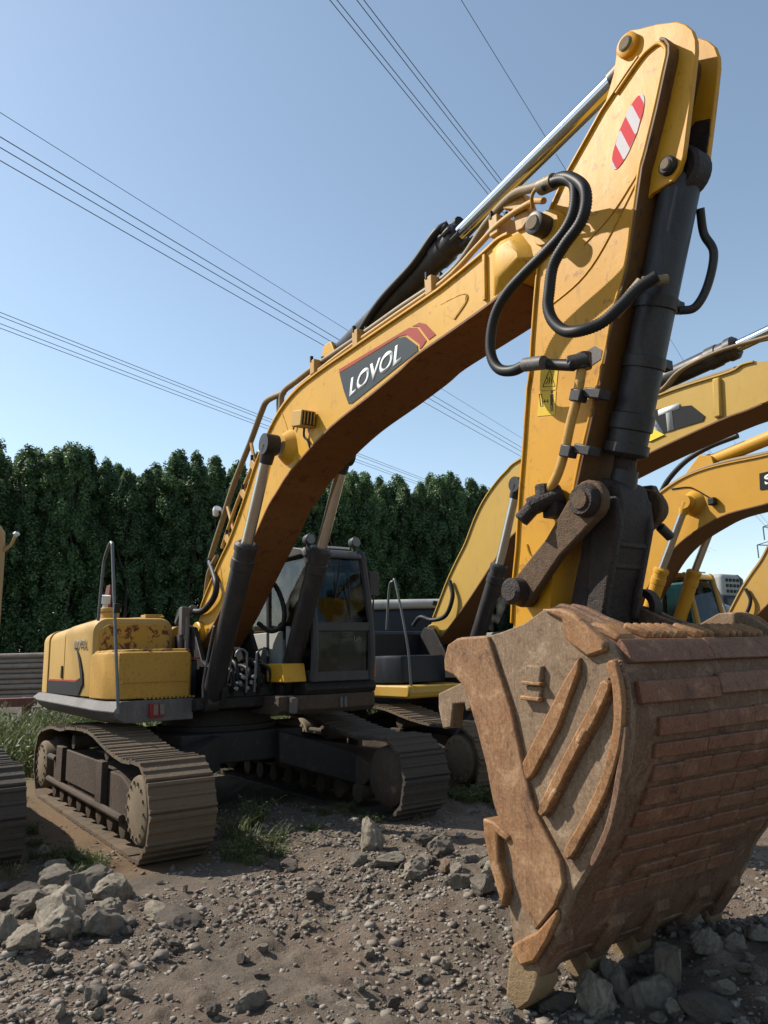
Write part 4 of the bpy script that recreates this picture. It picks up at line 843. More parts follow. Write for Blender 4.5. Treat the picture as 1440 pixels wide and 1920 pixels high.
m = MB(); m.cyl((6.62, -.30, 3.62), (6.78, -.24, 3.77), .036, n=12); m.cyl((6.78, -.24, 3.77), (6.86, -.12, 3.78), .03, n=12); m.build('hose_ferrule', 'pipe', EX)
hose(EX, [(6.10, -.36, 4.56), (6.16, -.42, 4.60), (6.25, -.44, 4.62), (6.30, -.44, 4.60)], .012, 'ypipe', 8, name='grease_line')
# --- bucket cylinder and linkage
bc = cylinder_ram(EX, 'bucket_cylinder', (6.955, 0, 4.44), (6.375, 0, 2.86), (6.30, 0, 2.575), .118, .068, .15, 'black', 'greasy')
for (t, nm) in ((.45, 'cylinder_band'), (.66, 'cylinder_band')):
    p = Vector((6.955, 0, 4.44)).lerp(Vector((6.375, 0, 2.86)), t); d = Vector((-.58, 0, -1.58)).normalized()
    m = MB(); m.lathe(p - d * .035, p + d * .035, [(0, .128), (1, .128)], 24); m.box(p + Vector((.04, .14, 0)), (.06, .09, .06)); m.build(nm, 'black', bc, .004)
hose(bc, [(6.96, .13, 4.26), (6.93, .19, 4.13), (6.96, .22, 4.0), (6.90, .22, 3.82), (6.83, .18, 3.70), (6.76, .12, 3.69)], .026, 'black', 10, name='cylinder_pipe')
RP = Vector((6.31, 0, 2.575)); IP = Vector((5.714, 0, 2.092)); BP = Vector((6.08, 0, 1.86))
def linkplate(name, a, b, ra, rb, y0, y1, mat, parent, waist=.7):
    d = (b - a); L = d.length; ang = math.atan2(d.z, d.x); ol = []
    for k in range(9): t = ang + math.pi / 2 + math.pi * k / 8; ol.append((a.x + ra * math.cos(t), a.z + ra * math.sin(t)))
    mm = a.lerp(b, .5); wv = waist * (ra + rb) / 2
    nrm = Vector((-math.sin(ang), 0, math.cos(ang)))
    ol.append(((mm - nrm * wv).x, (mm - nrm * wv).z))
    for k in range(9): t = ang - math.pi / 2 + math.pi * k / 8; ol.append((b.x + rb * math.cos(t), b.z + rb * math.sin(t)))
    ol.append(((mm + nrm * wv).x, (mm + nrm * wv).z))
    return MB().prism(ol, y0, y1).build(name, mat, parent, .012)
for s_ in (-1, 1):
    y0, y1 = sorted((s_ * .235, s_ * .30)); lk = linkplate('side_link', RP, IP, .125, .10, y0, y1, 'link', EX)
    MB().lathe((IP.x, s_ * .22, IP.z), (IP.x, s_ * .40, IP.z), [(0, .10), (.3, .10), (.35, .085), (.9, .085), (1, .06)], 24).build('pin_boss', 'greasy', lk)
    MB().lathe((RP.x, s_ * .28, RP.z), (RP.x, s_ * .36, RP.z), [(0, .105), (.7, .10), (1, .085)], 24).build('pin_boss', 'greasy', lk)
    MB().lathe((RP.x, s_ * .355, RP.z), (RP.x, s_ * .372, RP.z), [(0, .06), (1, .055)], 20).build('pin_cap', 'link', lk)
MB().prism([(6.16, 2.50), (6.28, 2.46), (6.37, 2.55), (6.30, 2.74), (6.20, 2.75), (6.15, 2.62)], .34, .40).build('pin_guard', 'black', EX, .01)
MB().cyl((6.30, .39, 2.47), (6.31, .47, 2.41), .032, n=12).build('grease_nipple', 'black', EX)
m = MB()
m.prism([(6.17, 2.60), (6.20, 2.70), (6.30, 2.74), (6.41, 2.68), (6.43, 2.55), (6.37, 2.3), (6.25, 2.02), (6.21, 1.84), (6.08, 1.74), (5.95, 1.82), (5.98, 2.0), (6.09, 2.3)], -.15, .15); hl = m.build('bucket_link', 'greasy', EX, .03, seg=3)
for yy in (-.14, .14): MB().prism([(6.24, 2.62), (6.42, 2.60), (6.42, 2.42), (6.30, 2.06), (6.25, 1.88), (6.12, 1.9), (6.16, 2.2)], yy - .03, yy + .03).build('link_rib', 'greasy', hl, .02)
for zz in (2.2, 2.32): MB().box((6.31 + (zz - 2.2) * .4, 0, zz), (.05, .26, .04)).build('link_web', 'greasy', hl, .012)

# --- bucket
bk = empty('bucket', parent=EX); bk['label'] = 'rust brown digging bucket with worn wear plates and teeth'
SIDE = [(5.52, 1.609), (5.524, 1.68), (5.566, 1.766), (5.66, 1.808), (5.931, 1.81), (6.035, 1.827), (6.206, 1.864), (6.351, 1.927), (6.501, 1.923), (6.577, 1.888), (6.69, 1.80), (6.774, 1.733), (6.797, 1.687), (6.835, 1.59), (6.849, 1.523), (6.862, 1.392), (6.845, 1.28), (6.813, 1.175), (6.728, 1.008), (6.622, .801), (6.519, .652), (6.42, .53), (6.35, .40), (6.27, .27), (6.17, .15), (6.06, .10), (5.99, .16), (5.965, .36), (5.945, .60), (5.91, .848), (5.887, .96), (5.857, 1.083), (5.791, 1.289), (5.703, 1.513), (5.60, 1.59)]
FY = .865
for yy in (-.745, FY): MB().prism(SIDE, yy - .022, yy + .022).build('side_plate', 'bucket_side', bk, .008)
SHELL = [(6.16, 1.80), (6.34, 1.845), (6.50, 1.845), (6.64, 1.79), (6.74, 1.745), (6.788, 1.69), (6.825, 1.59), (6.84, 1.523), (6.852, 1.392), (6.835, 1.28), (6.803, 1.175), (6.718, 1.008), (6.612, .805), (6.512, .66), (6.415, .53), (6.345, .40), (6.265, .272), (6.165, .155), (6.06, .105)]
sh = [(p.x, p.y) for p in catmull([(a, b, 0) for a, b in SHELL], 4)]
MB().strip(sh[::-1], -.723, FY - .022, .035).build('shell', 'bucket', bk)
# wear plates: rows across the shell, each row of blocks with its own joints
def shell_at(s):
    L = [0]
    for i in range(1, len(sh)): L.append(L[-1] + math.dist(sh[i], sh[i - 1]))
    t = s * L[-1]; j = 0
    while j < len(L) - 2 and L[j + 1] < t: j += 1
    a = Vector(sh[j]); b = Vector(sh[j + 1]); u = (t - L[j]) / (L[j + 1] - L[j]); d = (b - a).normalized()
    return a.lerp(b, u), d, L[-1]
LS = shell_at(0)[2]; zrows = [(1.735, 1.635), (1.565, 1.46), (1.392, 1.305), (1.276, 1.192), (1.161, 1.078), (1.046, .963), (.931, .853), (.820, .745), (.714, .642), (.611, .55), (.520, .45)]
ss = np.linspace(.2, 1, 800); zz = np.array([shell_at(s)[0].y for s in ss])
for r_, (za, zb) in enumerate(zrows):
    sa = ss[np.argmin(abs(zz - za))]; sb = ss[np.argmin(abs(zz - zb))]
    y = -.69 + (.0 if r_ < 2 else .10 + .05 * rnd.random()); yend = FY - .03
    while y < yend - .05:
        wd = (rnd.uniform(.62, .74) if r_ < 2 else rnd.uniform(.20, .48)); y2 = min(y + wd, yend)
        inn = []; out = []
        th = .032 if r_ < 2 else rnd.uniform(.020, .030) * (1 - .045 * r_)
        ja, jb = rnd.uniform(-.004, .004), rnd.uniform(-.004, .004)
        if r_ > 7 and rnd.random() < .15: y = y2; continue
        for s in np.linspace(sa + ja, sb + jb, 4):
            p, d, _ = shell_at(s); nrm = Vector((-d.y, d.x)); nrm = nrm if nrm.x > 0 else -nrm
            inn.append(tuple(p - nrm * .004)); out.append(tuple(p + nrm * th))
        MB().prism(inn + out[::-1], y, y2 - rnd.uniform(.002, .006)).build('wear_plate', 'wear', bk, .006)
        y = y2
# lifting lugs and weld-on studs along the top of the shell
for y0, nst, big in ((-.60, 1, True), (-.40, 3, False), (-.22, 3, False), (.02, 3, False), (.30, 3, False), (.52, 3, False)):
    for k in range(nst):
        yy = y0 + k * .065
        if big: MB().prism([(6.56, 1.815), (6.74, 1.735), (6.76, 1.775), (6.66, 1.84), (6.58, 1.855)], yy - .07, yy + .07).build('wear_button', 'bucket_rib', bk, .02)
        else: MB().box((6.66, yy, 1.80), (.15, .046, .055), Matrix.Rotation(R(24), 3, 'Y') @ Matrix.Rotation(R(18), 3, 'Z')).build('wear_button', 'bucket_rib', bk, .018)
# ears
for y in (-.36, -.26, .26, .36):
    MB().prism([(5.90, 1.70), (5.95, 1.86), (6.02, 1.95), (6.12, 1.985), (6.22, 1.96), (6.34, 1.90), (6.50, 1.84), (6.52, 1.78)], y - .025, y + .025).build('hinge_ear', 'bucket', bk, .01)
MB().lathe((6.09, -.40, 1.87), (6.09, .40, 1.87), [(0, .08), (.02, .1), (.98, .1), (1, .08)], 20).build('hinge_pin', 'greasy', bk)
MB().ring([[(6.18 + r * math.cos(R(a)), y, 1.97 + r * math.sin(R(a))) for r, y in ((.07, .27), (.115, .27), (.115, .34), (.07, .34))] for a in range(0, 360, 15)], False, True).build('hinge_collar', 'greasy', bk)
# near cheek details, standing proud of the side plate (mirrored on the far cheek)
def cheek(ol, t0, t1, name, mat, bev=.006, both=True):
    for s_ in ((-1, 1) if both else (-1,)):
        e_ = FY - .745 if s_ > 0 else 0
        a, b = sorted((s_ * t0 + e_, s_ * t1 + e_)); MB().prism(ol, a, b).build(name, mat, bk, bev)
BAND = [(5.535, 1.681), (5.575, 1.766), (5.668, 1.803), (5.935, 1.803), (5.97, 1.715), (6.095, 1.409), (6.16, 1.12), (6.226, .904), (6.385, .693), (6.40, .585), (6.33, .46), (6.19, .316), (6.10, .41), (6.02, .683), (5.915, .896), (5.872, 1.091), (5.805, 1.292), (5.715, 1.515), (5.62, 1.585), (5.535, 1.611)]
cheek(BAND, .76, .80, 'edge_band', 'bucket_band', .01)
cheek([(6.34, .455), (6.19, .312), (6.10, .262), (6.0, .20), (6.0, .165), (6.06, .112), (6.165, .162), (6.262, .282), (6.342, .41)], .76, .80, 'corner_plate', 'bucket_rib', .014)
def bar(P, r, name, mat, seg=8):
    for s_ in (-1, 1): MB().tube([(p[0], -.765 if s_ < 0 else FY + .02, p[1]) for p in catmull2(P)], (lambda i: r * (1 + .12 * math.sin(i * 1.7) * math.sin(i * .61))), seg).build(name, mat, bk, smooth=70)
def catmull2(P): return [(p.x, p.y) for p in catmull([(a, b, 0) for a, b in P], 7)]
cheek([(6.60, 1.68), (6.49, 1.564), (6.155, 1.131), (6.172, 1.038), (6.226, 1.067), (6.432, 1.329), (6.59, 1.60)], .76, .798, 'stiffener_bar', 'bucket_rib', .012)
def flatbar(P, wd, t1, name, mat, bead=True):
    Q = [Vector((p.x, p.y)) for p in catmull([(a, b, 0) for a, b in P], 6)]; L = []; Rr = []
    for i, q in enumerate(Q):
        d = (Q[min(i + 1, len(Q) - 1)] - Q[max(i - 1, 0)]).normalized(); nn = Vector((-d.y, d.x)); k = wd * (1 + .03 * math.sin(i * 2.3) + .03 * math.sin(i * .9 + 1)) * (.55 if i in (0, len(Q) - 1) else 1)
        L.append(tuple(q + nn * k)); Rr.append(tuple(q - nn * k))
    cheek(L + Rr[::-1], .76, t1, name, mat, .009)
    if bead:
        for side in (L, Rr):
            pts = catmull([(p[0], -.769, p[1]) for p in side], 5)
            MB().tube(pts, lambda i: .011 * (1 + .35 * math.sin(i * 2.1) * math.sin(i * .37)), 6).build('weld_bead', 'bucket', bk, smooth=70)
flatbar([(6.775, 1.56), (6.69, 1.43), (6.48, 1.162), (6.28, .888)], .030, .815, 'weld_rib', 'bucket_rib')
flatbar([(6.80, 1.66), (6.828, 1.524), (6.81, 1.341), (6.725, 1.122), (6.595, .924), (6.43, .71)], .028, .808, 'weld_rib', 'bucket_rib')
flatbar([(6.845, 1.36), (6.80, 1.16), (6.712, .907), (6.585, .70)], .02, .80, 'weld_rib', 'bucket', False)
for (x, z) in ((6.38, .99), (6.60, 1.30)):
    for s_ in (-1, 1): MB().box((x, -.80 if s_ < 0 else FY + .05, z), (.09, .05, .035), Matrix.Rotation(R(-52), 3, 'Y')).build('weld_lug', 'bucket_rib', bk, .012)
cheek([(6.36, 1.931), (6.50, 1.927), (6.59, 1.892), (6.68, 1.815), (6.775, 1.74), (6.765, 1.70), (6.655, 1.675), (6.52, 1.765), (6.505, 1.871)], .75, .80, 'heel_shroud', 'bucket_rib', .015)
cheek([(6.225, 1.642), (6.345, 1.635), (6.325, 1.545), (6.215, 1.552)], .76, .80, 'cast_tag', 'bucket_side', .01)
cheek([(6.21, 1.535), (6.325, 1.53), (6.305, 1.453), (6.19, 1.462)], .76, .792, 'cast_tag', 'bucket_side', .01)
cheek([(6.205, 1.560), (6.345, 1.552), (6.34, 1.532), (6.20, 1.540)], .76, .815, 'cast_tag', 'bucket_rib', .006)
cheek([(6.185, 1.482), (6.325, 1.474), (6.32, 1.452), (6.18, 1.46)], .76, .812, 'cast_tag', 'bucket_rib', .006)
cheek([(5.845, .812), (5.935, .802), (6.05, .748), (6.03, .715), (5.955, .743), (5.952, .611), (6.01, .482), (5.965, .376), (5.89, .56), (5.85, .70)], .70, .82, 'side_cutter', 'bucket_rib', .012)
cheek([(5.435, 1.474), (5.67, 1.545), (5.735, 1.522), (5.74, 1.394), (5.69, 1.375), (5.68, 1.425), (5.575, 1.412), (5.545, 1.276), (5.465, 1.262), (5.43, 1.382)], .68, .775, 'lifting_hook', 'bucket_side', .01, False)
# lip and teeth
MB().prism([(5.98, .07), (6.08, .075), (6.19, .165), (6.16, .20), (6.06, .15), (5.97, .14)], -.74, FY).build('cutting_lip', 'bucket', bk, .008)
def tooth_at(y, wdt, sc=1.0, parent=bk):
    ad = MB(); base = [(6.02, .08), (6.15, .07), (6.30, .27), (6.30, .36), (6.19, .26), (6.07, .20), (5.96, .17)]
    ad.prism(base, y - wdt * .42, y + wdt * .42); a = ad.build('tooth_adapter', 'bucket', parent, .015)
    secs = [((6.01, .19), (6.16, .12), .9), ((5.96, .12), (6.16, .04), 1.05), ((5.93, .02), (6.10, -.05), .95), ((5.895, -.08), (6.02, -.11), .8), ((5.875, -.15), (5.95, -.15), .72)]
    if y > -.6: secs = [((6.02, .17), (6.15, .10), .9), ((5.98, .09), (6.14, .03), 1.0), ((5.96, .02), (6.09, -.03), .9), ((5.95, -.04), (6.03, -.06), .8)]
    m = MB(); m.ring([[(p[0], y - wdt * .5 * k, p[1]), (q[0], y - wdt * .5 * k, q[1]), (q[0], y + wdt * .5 * k, q[1]), (p[0], y + wdt * .5 * k, p[1])] for p, q, k in secs]); m.build('tooth_tip', 'tooth', a, .018)
for k_, y in enumerate((-.70, -.30, .09, .48, .80)): tooth_at(y, .16)


# ------------------------------------------------------------------ neighbouring machines parked alongside
def neighbour(off, label, body, under, half, BTn, BBn, cyl, cylmat, shoes=(True, True), dark='navy', cabm='cabgrey', cabfull=True, decals=None, arm=True, upper=True, skirt=None):
    wx, wy = to_world(*off); e = empty('excavator', (wx, wy, 0), MYAW); tagged(e, label, 'excavator', 'parked excavators')
    for s_, on in ((-1, shoes[0]), (1, shoes[1])):
        if on: track_unit(e, s_, s_ < 0, 'track')
    car_body(e)
    m = MB(); m.prism([(-2.9, 1.12), (.95, 1.12), (.98, 1.2), (.95, 1.30), (-2.95, 1.30)], -1.5, 1.42); m.build('deck_frame', skirt or body, e, .03)
    def sec(y0, y1, z0, z1, r): return rounded_rect(y0, y1, z0, z1, r, 6, (1, 1, 0, 0))
    m = MB(); loft_x(m, [-3.3, -3.1, -2.5], [sec(-1.1, 1.1, 1.4, 2.05, .12), sec(-1.42, 1.42, 1.33, 2.15, .14), sec(-1.5, 1.5, 1.33, 2.18, .14)]); m.build('counterweight', dark, e, .01)
    m = MB(); loft_x(m, [-2.48, -.25, -.2], [sec(-1.5, 1.45, 1.32, 2.1, .2), sec(-1.5, 1.45, 1.32, 2.1, .2), sec(-1.45, 1.4, 1.32, 2.05, .2)]); m.build('hood', dark, e, .01)
    m = MB(); planbox(m, plan, 1.325, 1.72); m.build('tool_box', dark, e, .012)
    if upper: make_cab(e, cabm, interior=False)
    b = boom_parts(e, BTn, BBn, (6.12, 4.44), .12, (0.0, 2.04), .16, half, body, under)
    for s_ in (-1, 1):
        cylinder_ram(e, 'boom_cylinder', (cyl[0][0], s_ * .45, cyl[0][1]), (cyl[1][0], s_ * .45, cyl[1][1]), (cyl[2][0], s_ * .45, cyl[2][1]), .112, .062, .15, cylmat, 'dullchrome')
        MB().lathe((cyl[2][0], s_ * half * .9, cyl[2][1]), (cyl[2][0], s_ * .38, cyl[2][1]), [(0, .22), (.6, .16), (1, .12)], 28).build('cylinder_boss', body, b)
        MB().prism([(-.4, 1.3), (1.0, 1.2), (1.1, 1.4), (.45, 1.72), (.16, 2.12), (-.10, 2.16), (-.28, 1.9)], s_ * .36 - .03, s_ * .36 + .03).build('boom_mount', 'dark', e, .01)
    hose(b, off_(BTn, -.17, .06), .028, 'pipe', 8, name='boom_pipe'); hose(b, off_(BTn, -.06, .10), .028, 'pipe', 8, name='boom_pipe')
    hose(e, [(-.30, -.44, 2.20), (-.1, -.44, 2.32), (.15, -.40, 2.26), (.45, -.36, 2.32), (.60, -.33, 2.6), (.52, -.31, 2.85)], .035, 'rubber', 10)
    hose(e, [(.92, -1.42, 1.30), (.86, -1.42, 1.9), (.62, -1.42, 2.75), (.55, -1.42, 2.8), (.45, -1.42, 2.72), (.35, -1.42, 2.1)], .018, 'steel', 8, name='handrail')
    if arm:
        for nm in (stick,):
            c = nm.copy(); COL.objects.link(c); c.parent = e; c['label'] = 'plain stick hanging beyond the frame'
    return e, b
def off_(pts, y, d):
    o_ = []
    for i, p in enumerate(pts[1:-3]):
        q0 = Vector(pts[max(i, 0)]); q1 = Vector(pts[i + 2]); t = (q1 - q0).normalized(); o_.append((p[0] - t.y * d, y, p[1] + t.x * d))
    return o_
# second machine: pale yellow boom with a charcoal logo panel
BT2 = [(.02, 2.30), (.12, 2.44), (.42, 2.86), (.66, 3.14), (.90, 3.40), (1.14, 3.74), (1.37, 3.99), (1.65, 4.20), (1.89, 4.33), (2.16, 4.43), (3.2, 4.56), (4.40, 4.665), (4.88, 4.68), (5.45, 4.665), (5.6, 4.70), (5.85, 4.66), (6.12, 4.56)]
BB2 = [(6.10, 4.32), (5.9, 4.25), (5.60, 4.205), (5.24, 4.175), (4.25, 4.015), (3.2, 3.79), (2.6, 3.62), (1.92, 3.38), (1.50, 3.04), (1.0, 2.61), (.55, 2.25), (.28, 2.05), (.10, 1.90)]
CATX, b2 = neighbour((-.55, 4.15), 'pale yellow excavator right behind with charcoal logo panel on its boom', 'cat_yellow', 'cat_under', .27, BT2, BB2, [(.92, 1.30), (1.83, 2.97), (2.28, 4.03)], 'black', (True, True), 'navy')
yl = -.264
MB().prism([(3.75, 4.15), (4.10, 4.21), (5.06, 4.22), (5.09, 4.27), (4.94, 4.44), (4.46, 4.53), (3.62, 4.56), (3.62, 4.18)], yl - .005, yl + .001).build('logo_panel', 'decalgrey', b2)
text_mesh('CAT', 'lettering', 'decalwhite', b2, (3.93, yl - .006, 4.20), (1, 0, .02), (0, 0, 1), .30, .86, .0, .003, .05)
MB().prism([(4.20, 4.215), (4.42, 4.30), (4.56, 4.19), (4.36, 4.16)], yl - .012, yl - .006).build('logo_triangle', 'catyel', b2)
cylinder_ram(CATX, 'arm_cylinder', (3.1, 0, 4.83), (5.42, 0, 5.04), (6.76, 0, 5.17), .12, .07, .16, 'black', 'chrome')
for k, y in enumerate((-.2, -.12)): hose(b2, [(2.2, y, 4.52), (3.3, y, 4.66 + .01 * k), (4.3, y, 4.74 + .02 * k), (4.55, y, 4.78 + .03 * k), (4.80, y, 4.92 + .03 * k), (5.3, y, 4.98 + .03 * k), (5.9, y, 4.94)], .022, 'pipe', 8, name='boom_pipe')
MB().strip([(5.30, 4.20), (5.33, 4.65)], -.30, .30, .09).build('tip_casting', 'cat_yellow', b2, .02)
# third machine: amber boom with a small black letter panel
BT3 = [(.02, 2.30), (.12, 2.46), (.50, 3.2), (.92, 3.84), (1.20, 4.12), (1.48, 4.28), (1.90, 4.44), (2.25, 4.51), (2.7, 4.53), (3.45, 4.51), (4.4, 4.55), (5.2, 4.60), (5.6, 4.62), (5.85, 4.60), (6.12, 4.56)]
BB3 = [(6.10, 4.32), (5.9, 4.25), (5.2, 4.1), (4.2, 3.93), (3.42, 3.815), (2.70, 3.76), (2.28, 3.64), (1.86, 3.46), (1.50, 3.20), (1.1, 2.75), (.7, 2.35), (.35, 2.02), (.10, 1.90)]
X3, b3 = neighbour((0, 7.5), 'amber excavator third in the row with yellow boom cylinders', 'amber2', 'cat_under', .27, BT3, BB3, [(.80, 1.45), (1.55, 3.02), (2.12, 4.02)], 'amber2', (True, False), 'body_yellow', 'body_yellow')
yl = -.265
MB().prism([(3.24, 4.02), (3.52, 4.0), (4.1, 4.05), (4.1, 4.28), (3.26, 4.27)], yl - .004, yl + .001).build('letter_panel', 'decalgrey', b3)
text_mesh('S', 'lettering', 'decalwhite', b3, (3.33, yl - .005, 4.07), (1, 0, 0), (0, 0, 1), .16, .15, 0, .003, .03)
cylinder_ram(X3, 'arm_cylinder', (2.35, 0, 4.70), (4.4, 0, 5.0), (6.76, 0, 5.385), .11, .065, .16, 'amber2', 'chrome')
MB().prism([(1.75, 4.38), (2.5, 4.52), (2.45, 4.75), (2.25, 4.82)], -.16, -.10).build('cylinder_lug', 'amber2', b3, .01)
hose(X3, [(1.30, -.05, 4.22), (1.55, -.08, 4.52), (1.95, -.1, 4.78), (2.4, -.1, 4.92), (2.9, -.1, 4.98)], .045, 'rubber', 10)
hose(b3, [(1.75, yl, 4.33), (2.05, yl, 4.30), (2.2, yl, 4.22), (2.42, yl, 4.05)], .012, 'rubber', 6, name='lamp_cable')
MB().box((2.48, -.31, 3.98), (.12, .1, .12)).build('boom_lamp', 'dark', b3, .02)
# fourth machine at the right edge
X4, b4 = neighbour((.25, 11.1), 'yellow excavator at the far right edge with only its lower boom in view', 'body_yellow', 'cat_under', .27, BT2, BB2, [(.92, 1.30), (1.83, 2.97), (2.28, 4.03)], 'body_yellow', (False, False), 'body_yellow', 'body_yellow', arm=False, upper=False)
# machine to the left: its swung body is outside the picture, its front track shows at the left edge
wx, wy = to_world(-.62, -4.08); XL = empty('excavator', (wx, wy, 0), MYAW); tagged(XL, 'parked excavator at the left edge showing only its dusty front track', 'excavator', 'parked excavators')
track_unit(XL, 1, False, 'trackshade'); track_unit(XL, -1, False, 'trackshade', shoes=False); car_body(XL)
m = MB(); m.box((-.2, -1.3, 1.7), (2.4, 3.6, .95)); m.build('hood', 'body_yellow', XL, .15, seg=4)
# tan post at the far left edge with a small bracket
tp = empty('steel_post', (-9.86, 19.2, 0)); tagged(tp, 'tan steel post with a small forked bracket at the far left edge', 'post')
MB().tube([(0, 0, 0), (0, 0, 4.5), (-.02, 0, 5.05), (-.12, 0, 5.18)], .16, 10).build('column', 'tan', tp)
MB().tube([(.12, 0, 4.6), (.30, 0, 4.75), (.42, 0, 5.0)], .045, 8).build('bracket', 'tan', tp); MB().lathe((.42, 0, 4.98), (.44, 0, 5.1), [(0, .04), (.5, .09), (1, .05)], 10).build('lamp', 'decalwhite', tp)

# machinery behind: pale grey hood with vents, dark blue cab with perforated cover, white truck cab
gh = empty('machine_hood', (1.2, 17.6, 0), R(-8)); tagged(gh, 'pale grey vented engine hood of a machine behind the cab', 'machine')
m = MB(); loft_x(m, [-3.4, -3.2, -.4, 1.6, 2.0], [rounded_rect(-.9, .9, .6, 2.75, .18), rounded_rect(-1, 1, .6, 2.8, .2), rounded_rect(-1, 1, .6, 2.8, .2), rounded_rect(-1, 1, .6, 2.75, .2), rounded_rect(-.9, .9, .6, 2.6, .18)]); hb = m.build('hood_shell', 'navy', gh, .02)
m = MB(); loft_x(m, [-3.3, -3.1, -.4, 1.5, 1.9], [rounded_rect(-.95, .95, 2.74, 2.86, .05), rounded_rect(-1.05, 1.05, 2.74, 2.98, .1), rounded_rect(-1.05, 1.05, 2.72, 2.93, .1), rounded_rect(-1.05, 1.05, 2.7, 2.88, .08), rounded_rect(-.95, .95, 2.6, 2.7, .04)]); m.build('hood_top', 'cabpale', gh, .02)
for k in range(7): MB().box((.0 + .19 * k, -1.05, 2.82), (.10, .05, .10), Matrix.Rotation(R(15), 3, 'Y')).build('vent_slot', 'dark', hb, .01)
m = MB(); m.box((-.8, 0, .4), (5.0, 2.2, .5)); m.build('chassis', 'dark', gh, .02)
m = MB(); m.cyl((-2.3, -.4, 2.95), (-2.3, -.4, 3.2), .16, n=16); m.build('air_cleaner', 'grey', gh)
dbx = empty('machine_cab', (9.25, 21.2, 0), MYAW); tagged(dbx, 'dark blue machine house with pale perforated cover beyond the amber cab', 'machine')
m = MB(); m.box((0, 0, 1.75), (1.2, 1.5, 2.7)); m.build('house', 'navy', dbx, .12, seg=3)
m = MB(); m.box((.1, -.25, 3.35), (.9, .9, .65)); cv = m.build('cover', 'cabpale', dbx, .12, seg=3)
for i in range(4):
    for j in range(3): MB().box((.56, -.5 + .17 * i, 3.2 + .15 * j), (.03, .09, .08)).build('vent_slot', 'dark', cv)
m = MB(); m.lathe((.1, .45, 3.0), (.1, .45, 3.7), [(0, .3), (.8, .32), (1, .2)], 16); m.build('exhaust_drum', 'navy', dbx)
m = MB(); m.box((.0, 2.2, 1.3), (1.6, 2.6, 2.4)); m.build('body', 'navy', dbx, .1, seg=3)
trk = empty('truck', (8.0, 19.6, 0), R(-30)); tagged(trk, 'cream truck cab seen between the amber cab and the dark blue house', 'truck')
m = MB(); m.prism([(-1.1, .6), (1.0, .6), (1.1, 1.6), (.75, 2.75), (-1.1, 2.8)], -1.1, 1.1); m.build('cab', 'cabpale', trk, .1, seg=3)
pane('windscreen', 'glass', trk, (1.12, -.95, 1.65), (1.12, .95, 1.65), (.82, .95, 2.6), (.82, -.95, 2.6))
m = MB(); m.box((-3.2, 0, 1.6), (4.0, 2.2, 1.8)); m.build('load_bed', 'grey', trk, .03)
for x in (.3, -2.4, -4.2):
    for s_ in (-1, 1): MB().lathe((x, s_ * .85, .5), (x, s_ * 1.15, .5), [(0, .3), (.05, .5), (.95, .5), (1, .3)], 20).build('wheel', 'rubber', trk)

# stack of steel pipes and a red beam at the left
ps = empty('pipe_stack', (-15.5, 26.0, 0), R(4)); tagged(ps, 'long stack of rusty steel pipes lying in front of the trees at left', 'pipes')
PM = MB().tube([(-7, 0, 0), (7.5, 0, 0)], .085, 10).mesh('pipe'); PM.materials.append(MAT['rustpipe'])
for r_ in range(11):
    for c_ in range(4 if r_ < 9 else 3):
        o = bpy.data.objects.new('pipe', PM); COL.objects.link(o); o.parent = ps; o.location = (rnd.uniform(-.3, .3), c_ * .19 + (.09 if r_ % 2 else 0), .35 + r_ * .172); o.rotation_euler = (rnd.uniform(0, 6), 0, rnd.uniform(-.004, .004))
m = MB()
for x in (-5, -1, 3, 6.5): m.box((x, .2, .13), (.25, 1.2, .26))
m.build('bearer', 'dark', ps)
rbm = empty('steel_trestle', (-11.0, 20.5, 0), R(12)); tagged(rbm, 'dark red steel trestle on short legs in front of the pipes', 'trestle')
m = MB(); m.box((0, 0, .78), (3.2, .5, .22)); m.build('beam', 'redsteel', rbm, .02)
for x in (-1.4, 1.4): MB().box((x, 0, .33), (.16, .4, .68)).build('leg', 'redsteel', rbm, .01)
dm = np.linspace(0, 1, 2)
sb = empty('spoil_heap', (-13, 23.5, 0)); tagged(sb, 'low brown spoil heap between the red frame and the pipes', 'heap')
N = 60; xs = np.linspace(-6, 7, N); ys = np.linspace(-1.6, 1.6, 16); XX, YY = np.meshgrid(xs, ys); ZZ = .75 * np.clip(1 - (YY / 1.6) ** 2, 0, 1) * np.clip(1 - (XX / 7.2) ** 4, 0, 1) * (1 + .7 * fbm(XX * 1.1 + 5, YY * 1.6, 4)) - .04
ii = np.arange(N * 16).reshape(16, N); me = np_mesh('soil', np.stack([XX, YY, ZZ], -1).reshape(-1, 3), np.stack([ii[:-1, :-1], ii[:-1, 1:], ii[1:, 1:], ii[1:, :-1]], -1).reshape(-1, 4)); me.materials.append(MAT['rockdark'])
o = bpy.data.objects.new('soil', me); COL.objects.link(o); o.parent = sb

